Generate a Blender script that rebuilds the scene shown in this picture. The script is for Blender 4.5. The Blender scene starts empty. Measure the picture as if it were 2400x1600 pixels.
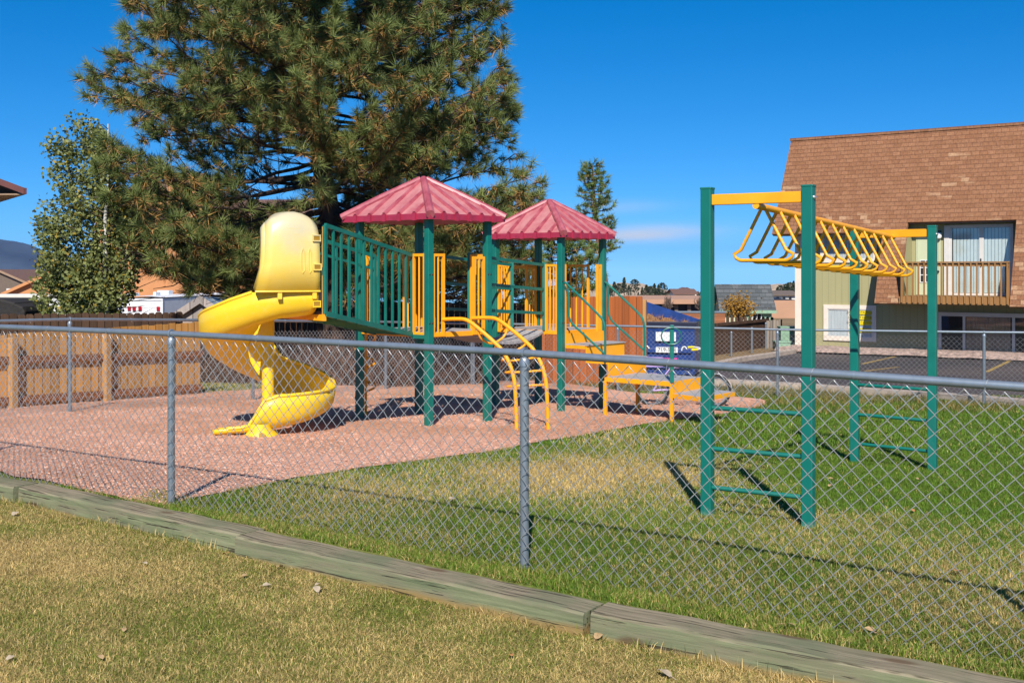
import bpy, math, random
import numpy as np
from mathutils import Vector, Matrix
R = math.radians
random.seed(7)
rng = np.random.default_rng(7)
scene = bpy.context.scene
col = scene.collection
F, CX, HY, EYE = 2600.0, 1200.0, 632.0, 1.67      # focal length and horizon of the photo, in its own pixels

# ------------------------------------------------------------------ lie of the land
TL = [(-5.95, 9.95), (-3.79, 8.46), (-1.70, 6.86), (0.374, 5.46), (2.45, 4.22), (4.6, 3.0)]   # timber edging, in plan
def lerp(a, b, t): return a + (b - a) * t
def plane(x, y):
    x = np.asarray(x, float); y = np.asarray(y, float)
    xs = np.clip(x, -14, 6)
    z = .03 - .02 * (xs + 2.4) - .0395 * np.clip(y - 7, 0, 14)
    t = np.clip((x + 2) / 8, 0, 1); t = t * t * (3 - 2 * t)
    s = -.06 + .048 * t
    z = z + s * np.clip(y - 21, 0, 24)
    s2 = -.03 + 0 * t
    return z + s2 * np.clip(y - 45, 0, 1e9)
def timber_y(x):
    xs = [-60] + [p[0] for p in TL] + [60]
    ys = [TL[0][1] + .69 * 54] + [p[1] for p in TL] + [TL[-1][1] - .57 * 55]
    return np.interp(x, xs, ys)
def ground(x, y):
    d = (np.asarray(y, float) - timber_y(x)) * .80
    t = np.clip((d - .06) / .08, 0, 1)
    return plane(x, y) - .110 * (1 - t)
def gz(x, y): return float(ground(x, y))
def at(px, py, Y):
    return Vector(((px - CX) / F * Y, Y, EYE - (py - HY) / F * Y))
def xat(px, Y): return (px - CX) / F * Y
def zat(py, Y): return EYE - (py - HY) / F * Y
def gp(px, py):
    lo, hi = 2.0, 400.0
    for _ in range(60):
        m = (lo + hi) / 2
        p = at(px, py, m)
        if p.z > gz(p.x, p.y): lo = m
        else: hi = m
    return at(px, py, lo)

def _h(ix, iy, s):
    n = (ix * 374761393 + iy * 668265263 + s * 982451653) & 0xffffffff
    n = ((n ^ (n >> 13)) * 1274126177) & 0xffffffff
    return ((n ^ (n >> 16)) & 0xffff) / 65535.0
def vnoise(x, y, s=0):
    x = np.asarray(x, float); y = np.asarray(y, float)
    ix = np.floor(x).astype(np.int64); iy = np.floor(y).astype(np.int64)
    fx = x - ix; fy = y - iy
    fx = fx * fx * (3 - 2 * fx); fy = fy * fy * (3 - 2 * fy)
    a = _h(ix, iy, s); b = _h(ix + 1, iy, s); c = _h(ix, iy + 1, s); d = _h(ix + 1, iy + 1, s)
    return (a * (1 - fx) + b * fx) * (1 - fy) + (c * (1 - fx) + d * fx) * fy
def fbm(x, y, s=0):
    return (vnoise(x, y, s) + .5 * vnoise(2.1 * x, 2.1 * y, s + 1) + .25 * vnoise(4.3 * x, 4.3 * y, s + 2)) / 1.75

# ------------------------------------------------------------------ objects
def tag(o, label=None, cat=None, group=None, kind=None):
    if label: o['label'] = label
    if cat: o['category'] = cat
    if group: o['group'] = group
    if kind: o['kind'] = kind
    return o
ORG = {}
def thing(name, label, cat, loc=(0, 0, 0), rotz=0, group=None, local=False):
    o = bpy.data.objects.new(name, None)
    o.empty_display_size = .2
    col.objects.link(o)
    o.location = loc; o.rotation_euler = (0, 0, rotz)
    tag(o, label, cat, group)
    ORG[o.name] = Vector((0, 0, 0)) if local else Vector(loc)
    return o
def root_of(o):
    while o.parent: o = o.parent
    return o
def finish(name, me, mats, parent, origin=None, smooth=False, angle=40, bevel=0):
    for m in (mats if isinstance(mats, (list, tuple)) else [mats]):
        me.materials.append(m)
    o = bpy.data.objects.new(name, me)
    col.objects.link(o)
    if parent is not None: o.parent = parent
    elif origin is not None: o.location = origin
    if smooth:
        me.shade_smooth()
        me.set_sharp_from_angle(angle=R(angle))
    if bevel:
        b = o.modifiers.new('edge', 'BEVEL'); b.width = bevel; b.segments = 2; b.limit_method = 'ANGLE'; b.angle_limit = R(50)
    return o
def fast_mesh(name, V, Fc, mats, parent=None, origin=(0, 0, 0), colors=None, smooth=False, tri=None, angle=180):
    """V (n,3); Fc (m,k) one face size; tri: a second (m,3) array"""
    V = np.asarray(V, np.float32)
    off = ORG[root_of(parent).name] if parent is not None else Vector(origin)
    V = V - np.array(off, np.float32)
    me = bpy.data.meshes.new(name)
    arrs = [a for a in (Fc, tri) if a is not None and len(a)]
    loops = np.concatenate([np.asarray(a, np.int32).ravel() for a in arrs])
    tot = np.concatenate([np.full(len(a), a.shape[1], np.int32) for a in arrs])
    start = np.concatenate([[0], np.cumsum(tot)[:-1]]).astype(np.int32)
    me.vertices.add(len(V)); me.vertices.foreach_set('co', V.ravel())
    me.loops.add(len(loops)); me.loops.foreach_set('vertex_index', loops)
    me.polygons.add(len(tot)); me.polygons.foreach_set('loop_start', start)
    me.update(calc_edges=True)
    if colors is not None:
        a = me.color_attributes.new('Col', 'FLOAT_COLOR', 'POINT')
        c = np.ones((len(V), 4), np.float32); c[:, :3] = colors
        a.data.foreach_set('color', c.ravel())
    if smooth:
        me.shade_smooth()
        if angle < 180: me.set_sharp_from_angle(angle=R(angle))
    return finish(name, me, mats, parent, origin if parent is None else None)

def basis(d, up=Vector((0, 0, 1))):
    d = d.normalized()
    if abs(d.dot(up)) > .99: up = Vector((0, 1, 0)) if abs(d.y) < .9 else Vector((1, 0, 0))
    s = d.cross(up).normalized()
    return d, s, s.cross(d).normalized()
class MB:
    def __init__(self): self.v = []; self.f = []; self.m = []; self.mi = 0
    def add(self, vs, fs):
        b = len(self.v); self.v += [Vector(p) for p in vs]
        self.f += [tuple(i + b for i in f) for f in fs]; self.m += [self.mi] * len(fs)
        return self
    def hexa(self, p):   # 8 corners: bottom 4 (ccw seen from above), top 4
        return self.add(p, [(3, 2, 1, 0), (4, 5, 6, 7), (0, 1, 5, 4), (1, 2, 6, 5), (2, 3, 7, 6), (3, 0, 4, 7)])
    def box(self, c, s, ax=None):
        c = Vector(c); h = [k / 2 for k in s]
        X, Y, Z = ax or (Vector((1, 0, 0)), Vector((0, 1, 0)), Vector((0, 0, 1)))
        P = [c + X * (a * h[0]) + Y * (b * h[1]) + Z * (e * h[2]) for e in (-1, 1) for a, b in ((-1, -1), (1, -1), (1, 1), (-1, 1))]
        return self.hexa(P)
    def mm(self, x0, x1, y0, y1, z0, z1):
        return self.box(((x0 + x1) / 2, (y0 + y1) / 2, (z0 + z1) / 2), (x1 - x0, y1 - y0, z1 - z0))
    def bar(self, p, q, w, h, up=Vector((0, 0, 1))):   # w sideways, h along up
        p = Vector(p); q = Vector(q); d, s, u = basis(q - p, Vector(up))
        return self.box((p + q) / 2, ((q - p).length, w, h), (d, u.cross(d), u))
    def tube(self, path, r, n=8, closed=False, caps=True):
        P = [Vector(p) for p in path]; m = len(P)
        rs = r if isinstance(r, (list, tuple)) else [r] * m
        T = []
        for i in range(m):
            a = P[(i - 1) % m] if closed or i > 0 else P[i]
            b = P[(i + 1) % m] if closed or i < m - 1 else P[i]
            t = (b - a)
            T.append(t.normalized() if t.length > 1e-9 else Vector((0, 0, 1)))
        _, s, u = basis(T[0])
        vs = []
        for i in range(m):
            if i:
                s = (s - T[i] * s.dot(T[i]))
                s = s.normalized() if s.length > 1e-6 else basis(T[i])[1]
                u = s.cross(T[i]).normalized()
            for k in range(n):
                a = 2 * math.pi * k / n
                vs.append(P[i] + (s * math.cos(a) + u * math.sin(a)) * rs[i])
        fs = []
        for i in range(m if closed else m - 1):
            j = (i + 1) % m
            for k in range(n):
                l = (k + 1) % n
                fs.append((i * n + k, j * n + k, j * n + l, i * n + l))
        if caps and not closed:
            fs.append(tuple(range(n))); fs.append(tuple((m - 1) * n + k for k in reversed(range(n))))
        return self.add(vs, fs)
    def grid(self, rows, closed=False):
        m, n = len(rows), len(rows[0])
        vs = [p for r in rows for p in r]
        fs = [(i * n + j, i * n + (j + 1) % n, (i + 1) * n + (j + 1) % n, (i + 1) * n + j) for i in range(m - 1) for j in range(n if closed else n - 1)]
        return self.add(vs, fs)
    def prism(self, poly, d):        # closed planar polygon pushed along d
        n = len(poly); P = [Vector(p) for p in poly]; d = Vector(d)
        return self.add(P + [p + d for p in P], [tuple(reversed(range(n))), tuple(range(n, 2 * n))] + [(i, (i + 1) % n, (i + 1) % n + n, i + n) for i in range(n)])
    def lathe(self, c, prof, n=16, ax=Vector((0, 0, 1))):
        d, s, u = basis(Vector(ax)); c = Vector(c)
        rows = [[c + d * z + (s * math.cos(2 * math.pi * k / n) + u * math.sin(2 * math.pi * k / n)) * max(r, 1e-4) for k in range(n)] for r, z in prof]
        return self.grid(rows, closed=True)
    def build(self, name, mats, parent=None, origin=None, smooth=False, angle=40, bevel=0):
        off = ORG[root_of(parent).name] if parent is not None else (Vector(origin) if origin is not None else Vector((0, 0, 0)))
        me = bpy.data.meshes.new(name)
        me.from_pydata([tuple(p - off) for p in self.v], [], self.f)
        if max(self.m, default=0): me.polygons.foreach_set('material_index', self.m)
        me.update()
        import bmesh
        bm = bmesh.new(); bm.from_mesh(me); bmesh.ops.recalc_face_normals(bm, faces=bm.faces); bm.to_mesh(me); bm.free()
        return finish(name, me, mats, parent, off if parent is None else None, smooth, angle, bevel)
def copy_tree(o, parent=None):
    kids = [c for c in bpy.data.objects if c.parent is o]
    c = o.copy(); col.objects.link(c)
    ORG[c.name] = Vector((0, 0, 0))
    if parent is not None: c.parent = parent
    for k in kids: copy_tree(k, c)
    return c
def smoothpath(pts, n=6):            # Catmull-Rom
    P = [Vector(p) for p in pts]; out = []
    for i in range(len(P) - 1):
        a = P[max(i - 1, 0)]; b = P[i]; c = P[i + 1]; d = P[min(i + 2, len(P) - 1)]
        for k in range(n):
            t = k / n
            out.append(.5 * ((2 * b) + (c - a) * t + (2 * a - 5 * b + 4 * c - d) * t * t + (3 * b - a - 3 * c + d) * t ** 3))
    return out + [P[-1]]
def text(body, name, size, mat, parent, loc, rot, extrude=.002, shear=0, align='CENTER'):
    c = bpy.data.curves.new(name, 'FONT'); c.body = body; c.size = size; c.extrude = extrude; c.shear = shear
    c.align_x = align; c.align_y = 'CENTER'
    c.materials.append(mat)
    tmp = bpy.data.objects.new('tmp', c); col.objects.link(tmp)
    bpy.context.view_layer.update()
    me = bpy.data.meshes.new_from_object(tmp.evaluated_get(bpy.context.evaluated_depsgraph_get()))
    bpy.data.objects.remove(tmp); bpy.data.curves.remove(c)
    me.materials.clear(); me.materials.append(mat)
    o = bpy.data.objects.new(name, me); col.objects.link(o)
    o.parent = parent
    o.location = loc; o.rotation_euler = rot
    return o

# ------------------------------------------------------------------ materials
class N:
    def __init__(self, name):
        self.m = bpy.data.materials.new(name); self.m.use_nodes = True
        self.t = self.m.node_tree; self.n = self.t.nodes; self.b = self.n['Principled BSDF']
        self.tc = self.n.new('ShaderNodeTexCoord')
    def link(self, a, b): self.t.links.new(a, b)
    def noise(self, scale, detail=4, rough=.6, vec=None, stretch=None):
        v = vec or self.tc.outputs['Object']
        if stretch:
            mp = self.n.new('ShaderNodeMapping'); mp.inputs['Scale'].default_value = stretch
            self.link(v, mp.inputs['Vector']); v = mp.outputs['Vector']
        x = self.n.new('ShaderNodeTexNoise'); x.inputs['Scale'].default_value = scale; x.inputs['Detail'].default_value = detail; x.inputs['Roughness'].default_value = rough
        self.link(v, x.inputs['Vector']); return x.outputs['Fac']
    def ramp(self, fac, stops):
        r = self.n.new('ShaderNodeValToRGB'); e = r.color_ramp.elements
        while len(e) < len(stops): e.new(.5)
        for k, (p, c) in enumerate(stops):
            e[k].position = p; e[k].color = (*c, 1) if len(c) == 3 else c
        self.link(fac, r.inputs['Fac']); return r.outputs['Color']
    def mix(self, a, b, fac, mode='MIX'):
        x = self.n.new('ShaderNodeMix'); x.data_type = 'RGBA'; x.blend_type = mode
        for s, v in ((x.inputs[6], a), (x.inputs[7], b), (x.inputs[0], fac)):
            if isinstance(v, (int, float)): s.default_value = v
            elif isinstance(v, tuple): s.default_value = (*v, 1)
            else: self.link(v, s)
        return x.outputs[2]
    def math(self, op, a, b=0.0, c=None):
        x = self.n.new('ShaderNodeMath'); x.operation = op
        for s, v in zip(x.inputs, (a, b, c)):
            if v is None: continue
            if isinstance(v, (int, float)): s.default_value = v
            else: self.link(v, s)
        return x.outputs[0]
    def xyz(self, vec=None):
        s = self.n.new('ShaderNodeSeparateXYZ'); self.link(vec or self.tc.outputs['Object'], s.inputs[0]); return s.outputs
    def bump(self, h, strength=.3, dist=.01):
        b = self.n.new('ShaderNodeBump'); b.inputs['Strength'].default_value = strength; b.inputs['Distance'].default_value = dist
        self.link(h, b.inputs['Height']); self.link(b.outputs['Normal'], self.b.inputs['Normal'])
    def base(self, c):
        s = self.b.inputs['Base Color']
        if isinstance(c, tuple): s.default_value = (*c, 1)
        else: self.link(c, s)
        return self
    def set(self, rough=.5, metal=0, spec=.5):
        self.b.inputs['Roughness'].default_value = rough; self.b.inputs['Metallic'].default_value = metal
        self.b.inputs['Specular IOR Level'].default_value = spec
        return self
def sc(c, k): return tuple(min(1, v * k) for v in c)
def pmat(name, c, rough=.5, metal=0, var=.15, scale=6, bump=0, bscale=60, bdist=.004, spec=.5, stretch=None, c2=None):
    n = N(name); f = n.noise(scale, stretch=stretch)
    n.base(n.ramp(f, [(.3, sc(c, 1 - var)), (.7, c2 or sc(c, 1 + var))])).set(rough, metal, spec)
    if bump: n.bump(n.noise(bscale, stretch=stretch), bump, bdist)
    return n.m
M = {}
def worn_mat():
    n = N('green_paint_worn'); f = n.noise(5); g = n.noise(30, 4)
    k = n.ramp(n.math('ADD', n.math('MULTIPLY', n.xyz()[2], -7), g), [(.10, (0, 0, 0)), (.55, (1, 1, 1))])
    n.base(n.mix(n.mix((.0015, .12, .092), (.004, .165, .13), f), (.16, .27, .22), n.math('MULTIPLY', k, .75))).set(.42); n.bump(n.noise(160), .06, .004); return n.m
M['green_worn'] = worn_mat()
def painted(name, a1, a2, scuff, dust):
    n = N(name); f = n.noise(5, 4); g = n.noise(38, 5, .75); h = n.noise(2.2, 6, .7, stretch=(1, 1, .4))
    c = n.mix(a1, a2, n.ramp(f, [(.3, (0, 0, 0)), (.7, (1, 1, 1))]))
    c = n.mix(c, dust, n.math('MULTIPLY', n.ramp(h, [(.5, (0, 0, 0)), (.72, (1, 1, 1))]), .30))
    c = n.mix(c, scuff, n.math('MULTIPLY', n.ramp(g, [(.66, (0, 0, 0)), (.70, (1, 1, 1))]), .65))
    n.base(c); n.b.inputs['Specular IOR Level'].default_value = .5
    n.link(n.ramp(h, [(.3, (.34,) * 3), (.7, (.58,) * 3)]), n.b.inputs['Roughness']); n.bump(n.noise(150), .06, .004); return n.m
M['green'] = painted('green_paint', (.0015, .125, .096), (.004, .165, .13), (.07, .21, .17), (.05, .20, .16))
M['orange'] = painted('yellow_paint', (.86, .335, .004), (.92, .40, .010), (.45, .17, .02), (.80, .44, .10))
def slide_mat():
    n = N('yellow_plastic')
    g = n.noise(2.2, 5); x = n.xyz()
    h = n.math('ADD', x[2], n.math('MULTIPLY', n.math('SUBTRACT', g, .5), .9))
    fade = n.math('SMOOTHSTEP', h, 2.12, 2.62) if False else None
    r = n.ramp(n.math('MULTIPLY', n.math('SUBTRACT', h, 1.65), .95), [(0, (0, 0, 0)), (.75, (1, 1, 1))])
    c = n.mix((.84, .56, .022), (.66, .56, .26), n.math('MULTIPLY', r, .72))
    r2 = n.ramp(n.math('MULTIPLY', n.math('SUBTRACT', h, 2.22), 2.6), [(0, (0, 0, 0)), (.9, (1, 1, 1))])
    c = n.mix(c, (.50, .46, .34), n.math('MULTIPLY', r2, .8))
    s = n.noise(14, 4)
    c = n.mix(c, (.80, .70, .32), n.math('MULTIPLY', n.ramp(s, [(.55, (0, 0, 0)), (.8, (1, 1, 1))]), .22))
    sc_ = n.noise(26, 3, .6, stretch=(.25, .25, 2.2))
    c = n.mix(c, (.62, .46, .12), n.math('MULTIPLY', n.ramp(sc_, [(.60, (0, 0, 0)), (.70, (1, 1, 1))]), .35))
    n.base(c).set(.38, 0, .5)
    n.bump(n.noise(120), .04, .002)
    return n.m
M['slide'] = slide_mat()
M['slide_dark'] = pmat('slide_recess_shade', (.30, .16, .004), .6)  # shade of the recesses as a darker colour, the pockets are solid blocks
def roof_mat():
    n = N('red_plastic_roof'); f = n.noise(3.5, 6, .65); g = n.noise(30, 3)
    c = n.mix((.40, .105, .120), (.50, .225, .215), n.ramp(f, [(.36, (0, 0, 0)), (.66, (1, 1, 1))]))
    c = n.mix(c, (.52, .28, .27), n.math('MULTIPLY', n.ramp(g, [(.5, (0, 0, 0)), (.75, (1, 1, 1))]), .3))
    n.base(c).set(.5); n.bump(g, .08, .003); return n.m
M['roof_red'] = roof_mat()
M['roof_rib'] = pmat('red_plastic_rib', (.34, .045, .075), .42, var=.2, scale=7, c2=(.46, .13, .15))
M['roof_edge'] = pmat('red_plastic_edge', (.34, .025, .060), .45, var=.15, scale=9)
M['deck'] = pmat('grey_coated_steel', (.34, .33, .33), .6, var=.14, scale=20, bump=.2, bscale=150)
M['deck_under'] = pmat('brown_underside', (.10, .055, .03), .8)
M['bolt'] = pmat('dark_bolt', (.03, .03, .03), .5, .5)
M['chrome'] = pmat('bright_steel', (.6, .6, .6), .3, .9)
def galv(name, c, rough):
    n = N(name); f = n.noise(24, 4, stretch=(1, 1, .35)); g = n.noise(5, 5, .7)
    k = n.mix(sc(c, .78), sc(c, 1.15), f)
    k = n.mix(k, sc(c, .55), n.math('MULTIPLY', n.ramp(g, [(.52, (0, 0, 0)), (.72, (1, 1, 1))]), .5))
    n.base(k).set(rough, .55); n.bump(n.noise(90), .08, .002); return n.m
M['galv'] = galv('galvanised_pipe', (.27, .32, .37), .40)
M['wire'] = pmat('galvanised_wire', (.44, .45, .46), .36, .6, var=.2, scale=30)
M['wire_far'] = pmat('dull_wire', (.42, .42, .42), .45, .5, var=.15, scale=8)
def wood(name, a, b, dark, grain=(1, 1, .06), scale=14, rough=.8, boards=None, bump=.3):
    """grain direction = the axis with the small stretch; boards=(axis, width): a tint per board and a dark joint"""
    n = N(name); f = n.noise(scale, 6, .65, stretch=grain)
    c = n.mix(a, b, n.ramp(f, [(.3, (0, 0, 0)), (.7, (1, 1, 1))]))
    g = n.noise(scale * 3, 3, stretch=grain)
    c = n.mix(c, dark, n.math('MULTIPLY', n.ramp(g, [(.56, (0, 0, 0)), (.75, (1, 1, 1))]), .7))
    if boards:
        ax, w = boards
        q = n.math('DIVIDE', n.xyz()[ax], w)
        wn = n.n.new('ShaderNodeTexWhiteNoise'); wn.noise_dimensions = '1D'
        n.link(n.math('FLOOR', q), wn.inputs['W'])
        c = n.mix(c, n.mix((.62, .62, .62), (1.25, 1.2, 1.15), wn.outputs['Value']), .75, 'MULTIPLY')
        fr = n.math('FRACT', q)
        j = n.math('LESS_THAN', fr, .07)
        c = n.mix(c, sc(dark, .35), n.math('MULTIPLY', j, .85))
    n.base(c).set(rough, 0, .25); n.bump(f, bump, .004); return n.m
M['cedar'] = wood('cedar_boards', (.50, .245, .06), (.64, .35, .10), (.34, .15, .035), boards=(0, .14))
M['cedar_frame'] = wood('cedar_frame', (.40, .21, .07), (.48, .27, .10), (.25, .12, .04))
M['cedar_rail'] = wood('cedar_rail', (.22, .08, .03), (.30, .12, .04), (.12, .05, .02), grain=(.06, 1, 1))
M['darkfence'] = wood('dark_boards', (.075, .042, .026), (.115, .066, .042), (.04, .022, .014), boards=(0, .14))
M['greyfence'] = wood('grey_boards', (.24, .21, .18), (.32, .28, .25), (.15, .13, .11), boards=(0, .13))
M['redfence'] = wood('stained_boards', (.30, .082, .020), (.37, .115, .032), (.23, .06, .016), boards=(0, .145), bump=.15)
M['slatwall'] = wood('horizontal_boards', (.28, .105, .05), (.38, .16, .08), (.18, .065, .03), grain=(.06, 1, 1), boards=(2, .15))
def timber_mat():
    n = N('treated_timber')
    f = n.noise(22, 6, .7, stretch=(.06, 1.5, 1.5)); g = n.noise(48, 3, .6, stretch=(.035, 1, 1)); b = n.noise(1.6, 4)
    geo = n.n.new('ShaderNodeNewGeometry'); nz = n.xyz(geo.outputs['True Normal'])[2]
    top = n.mix((.17, .145, .10), (.40, .345, .25), n.ramp(f, [(.32, (0, 0, 0)), (.68, (1, 1, 1))]))
    top = n.mix(top, (.15, .19, .105), n.ramp(b, [(.42, (0, 0, 0)), (.6, (.7, .7, .7))]))
    side = n.mix((.12, .155, .085), (.31, .34, .20), n.ramp(f, [(.32, (0, 0, 0)), (.68, (1, 1, 1))]))
    side = n.mix(side, (.25, .22, .16), n.math('MULTIPLY', n.ramp(n.noise(2.6, 4, stretch=(.5, 1, 3)), [(.45, (0, 0, 0)), (.62, (1, 1, 1))]), .7))
    z = n.xyz()[2]
    low = n.ramp(n.math('ADD', n.math('ADD', n.math('MULTIPLY', z, 9), 1.0), n.math('MULTIPLY', b, .5)), [(.20, (1, 1, 1)), (.48, (0, 0, 0))])
    side = n.mix(side, (.36, .24, .09), n.math('MULTIPLY', low, .85))
    c = n.mix(side, top, n.ramp(nz, [(.45, (0, 0, 0)), (.75, (1, 1, 1))]))
    crack = n.ramp(g, [(.58, (0, 0, 0)), (.66, (1, 1, 1))])
    c = n.mix(c, (.05, .04, .028), n.math('MULTIPLY', crack, .85))
    v = n.n.new('ShaderNodeTexVoronoi'); v.inputs['Scale'].default_value = 1.0
    mp = n.n.new('ShaderNodeMapping'); mp.inputs['Scale'].default_value = (2.0, 5.5, 5.5); n.link(n.tc.outputs['Object'], mp.inputs['Vector']); n.link(mp.outputs['Vector'], v.inputs['Vector'])
    kn = n.ramp(v.outputs['Distance'], [(.10, (1, 1, 1)), (.20, (0, 0, 0))])
    c = n.mix(c, (.13, .08, .045), n.math('MULTIPLY', kn, .75))
    oi = n.n.new('ShaderNodeObjectInfo'); c = n.mix(c, n.mix((.76, .74, .70), (1.05, 1.0, .92), oi.outputs['Random']), 1.0, 'MULTIPLY')
    n.base(c).set(.85, 0, .2)
    n.bump(n.math('SUBTRACT', n.math('MULTIPLY', f, .7), n.math('MULTIPLY', crack, .8)), .9, .006); return n.m
M['timber'] = timber_mat()
def attr_mat(name, rough=.75, var=.25, scale=40, bump=0, trans=0, spec=.2):
    n = N(name); a = n.n.new('ShaderNodeVertexColor'); a.layer_name = 'Col'
    f = n.noise(scale, 4)
    c = n.mix(a.outputs['Color'], n.ramp(f, [(.3, (1 - var,) * 3), (.7, (1 + var,) * 3)]), 1.0, 'MULTIPLY')
    n.base(c).set(rough, 0, spec)
    if bump: n.bump(n.noise(scale * 1.5), bump, .02)
    if trans:
        o = n.n['Material Output']; t = n.n.new('ShaderNodeBsdfTranslucent'); n.link(c, t.inputs['Color'])
        ms = n.n.new('ShaderNodeMixShader'); ms.inputs[0].default_value = trans
        n.link(n.b.outputs[0], ms.inputs[1]); n.link(t.outputs[0], ms.inputs[2]); n.link(ms.outputs[0], o.inputs['Surface'])
    return n.m
M['ground'] = attr_mat('grass_soil', .9, .45, 35, .6)
M['blade'] = attr_mat('grass_blade', .6, .12, 3, trans=.25)
M['needle'] = attr_mat('pine_needle', .55, .1, 2, trans=.15)
M['leaf'] = attr_mat('tree_leaf', .5, .1, 2, trans=.25)
M['chip'] = attr_mat('wood_chip', .9, .15, 60)
M['bark'] = pmat('pine_bark', (.055, .034, .024), .9, var=.45, scale=9, bump=.8, bscale=18, bdist=.03, stretch=(1, 1, .3))
M['bark_red'] = pmat('red_pine_bark', (.20, .095, .06), .9, var=.4, scale=9, bump=.8, bscale=18, bdist=.03, stretch=(1, 1, .3))
M['birch'] = pmat('white_bark', (.52, .49, .43), .7, var=.3, scale=7, stretch=(1, 1, 3), c2=(.6, .58, .52))
M['twig'] = pmat('grey_twig', (.11, .08, .065), .9, var=.4, scale=5)
def mulch_mat():
    n = N('pink_mulch')
    v = n.n.new('ShaderNodeTexVoronoi'); v.inputs['Scale'].default_value = 62; n.link(n.tc.outputs['Object'], v.inputs['Vector'])
    b = n.noise(.7, 4); f = n.noise(120, 3)
    c = n.ramp(n.xyz(v.outputs['Color'])[0], [(0, (.58, .30, .20)), (.35, (.67, .37, .262)), (.7, (.71, .425, .315)), (1, (.63, .325, .215))])
    c = n.mix(c, (.40, .18, .085), n.math('MULTIPLY', n.ramp(b, [(.42, (0, 0, 0)), (.62, (1, 1, 1))]), .5))
    c = n.mix(c, (.22, .12, .08), n.ramp(v.outputs['Distance'], [(.6, (0, 0, 0)), (1.0, (.6, .6, .6))]))
    n.base(c).set(.9, 0, .2); n.bump(n.math('SUBTRACT', f, v.outputs['Distance']), .6, .012); return n.m
M['mulch'] = mulch_mat()
def asphalt_mat():
    n = N('asphalt'); b = n.noise(.35, 5); f = n.noise(90, 2)
    c = n.mix((.045, .042, .046), (.088, .072, .070), n.ramp(b, [(.38, (0, 0, 0)), (.62, (1, 1, 1))]))
    c = n.mix(c, (.16, .14, .135), n.math('MULTIPLY', n.ramp(f, [(.55, (0, 0, 0)), (.8, (1, 1, 1))]), .4))
    n.base(c).set(.85, 0, .3); n.bump(f, .3, .004); return n.m
M['asphalt'] = asphalt_mat()
M['concrete'] = pmat('pale_concrete', (.40, .33, .27), .9, var=.22, scale=3, bump=.3, bscale=60)
M['pinkrock'] = pmat('pink_gravel', (.37, .27, .23), .9, var=.5, scale=9, bump=1, bscale=16, bdist=.05)
M['line'] = pmat('worn_yellow_line', (.34, .23, .07), .8, var=.5, scale=6)
def shingle(name, a, b, light, dark, w=.30, h=.145):
    n = N(name); x = n.xyz(); cv = n.n.new('ShaderNodeCombineXYZ'); n.link(x[0], cv.inputs[0]); n.link(x[2], cv.inputs[1])
    br = n.n.new('ShaderNodeTexBrick'); n.link(cv.outputs[0], br.inputs['Vector'])
    br.inputs['Scale'].default_value = 1; br.inputs['Brick Width'].default_value = w; br.inputs['Row Height'].default_value = h
    br.inputs['Mortar Size'].default_value = .008; br.inputs['Mortar Smooth'].default_value = .3; br.inputs['Bias'].default_value = 0
    br.inputs['Color1'].default_value = (*a, 1); br.inputs['Color2'].default_value = (*b, 1); br.inputs['Mortar'].default_value = (*dark, 1)
    g = n.noise(.55, 4, .55, stretch=(.5, 1, 1.6)); k = n.noise(3.2, 3, stretch=(1, 1, 2.2))
    b2 = n.n.new('ShaderNodeTexBrick'); n.link(cv.outputs[0], b2.inputs['Vector'])
    for q_, v_ in (('Scale', 1), ('Brick Width', w), ('Row Height', h), ('Mortar Size', 0), ('Bias', 0), ('Color1', (0, 0, 0, 1)), ('Color2', (1, 1, 1, 1))): b2.inputs[q_].default_value = v_
    pale = n.math('MULTIPLY', n.ramp(g, [(.565, (0, 0, 0)), (.60, (1, 1, 1))]), n.ramp(b2.outputs['Color'], [(.5, (0, 0, 0)), (.6, (1, 1, 1))]))
    c = n.mix(br.outputs['Color'], light, n.math('MULTIPLY', pale, .75))
    row = n.math('FRACT', n.math('DIVIDE', x[2], h))
    c = n.mix(c, dark, n.math('MULTIPLY', n.math('LESS_THAN', row, .16), .55))  # shadow line of each shingle course, painted as a dark band
    c = n.mix(c, n.ramp(n.noise(20, 3), [(.3, (.75, .75, .75)), (.7, (1.2, 1.2, 1.2))]), 1, 'MULTIPLY')
    n.base(c).set(.9, 0, .2); n.bump(n.math('MULTIPLY', row, -1.0), .6, .02); return n.m
M['shingle'] = shingle('brown_shingles', (.235, .108, .054), (.290, .142, .075), (.42, .26, .15), (.165, .076, .042), .21, .125)
M['greyshingle'] = shingle('grey_shingles', (.075, .085, .09), (.12, .13, .135), (.17, .18, .18), (.035, .04, .04), .35, .2)
def siding_mat(name, a, step=.2):
    n = N(name); q = n.math('DIVIDE', n.xyz()[0], step); fr = n.math('FRACT', q)
    j = n.math('LESS_THAN', fr, .06)
    f = n.noise(5, 5, .6, stretch=(2, 2, .12))
    c = n.mix(sc(a, .9), sc(a, 1.08), f); c = n.mix(c, sc(a, .62), n.math('MULTIPLY', j, .7))
    n.base(c).set(.75, 0, .3); n.bump(n.math('SUBTRACT', 1.0, j), .4, .01); return n.m
M['siding'] = siding_mat('green_siding', (.365, .342, .178))
M['siding_pale'] = siding_mat('pale_green_siding', (.52, .56, .38), .3)
M['cream'] = pmat('cream_trim', (.74, .65, .55), .6, var=.06)
M['white'] = pmat('white_panel', (.72, .74, .76), .45, var=.05)
M['offwhite'] = pmat('offwhite_wall', (.66, .64, .58), .7, var=.08)
M['stucco'] = pmat('orange_stucco', (.52, .235, .095), .85, var=.07, scale=1.2, bump=.15, bscale=40)
M['tan'] = pmat('tan_wall', (.42, .24, .15), .85, var=.08, scale=.6)
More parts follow.
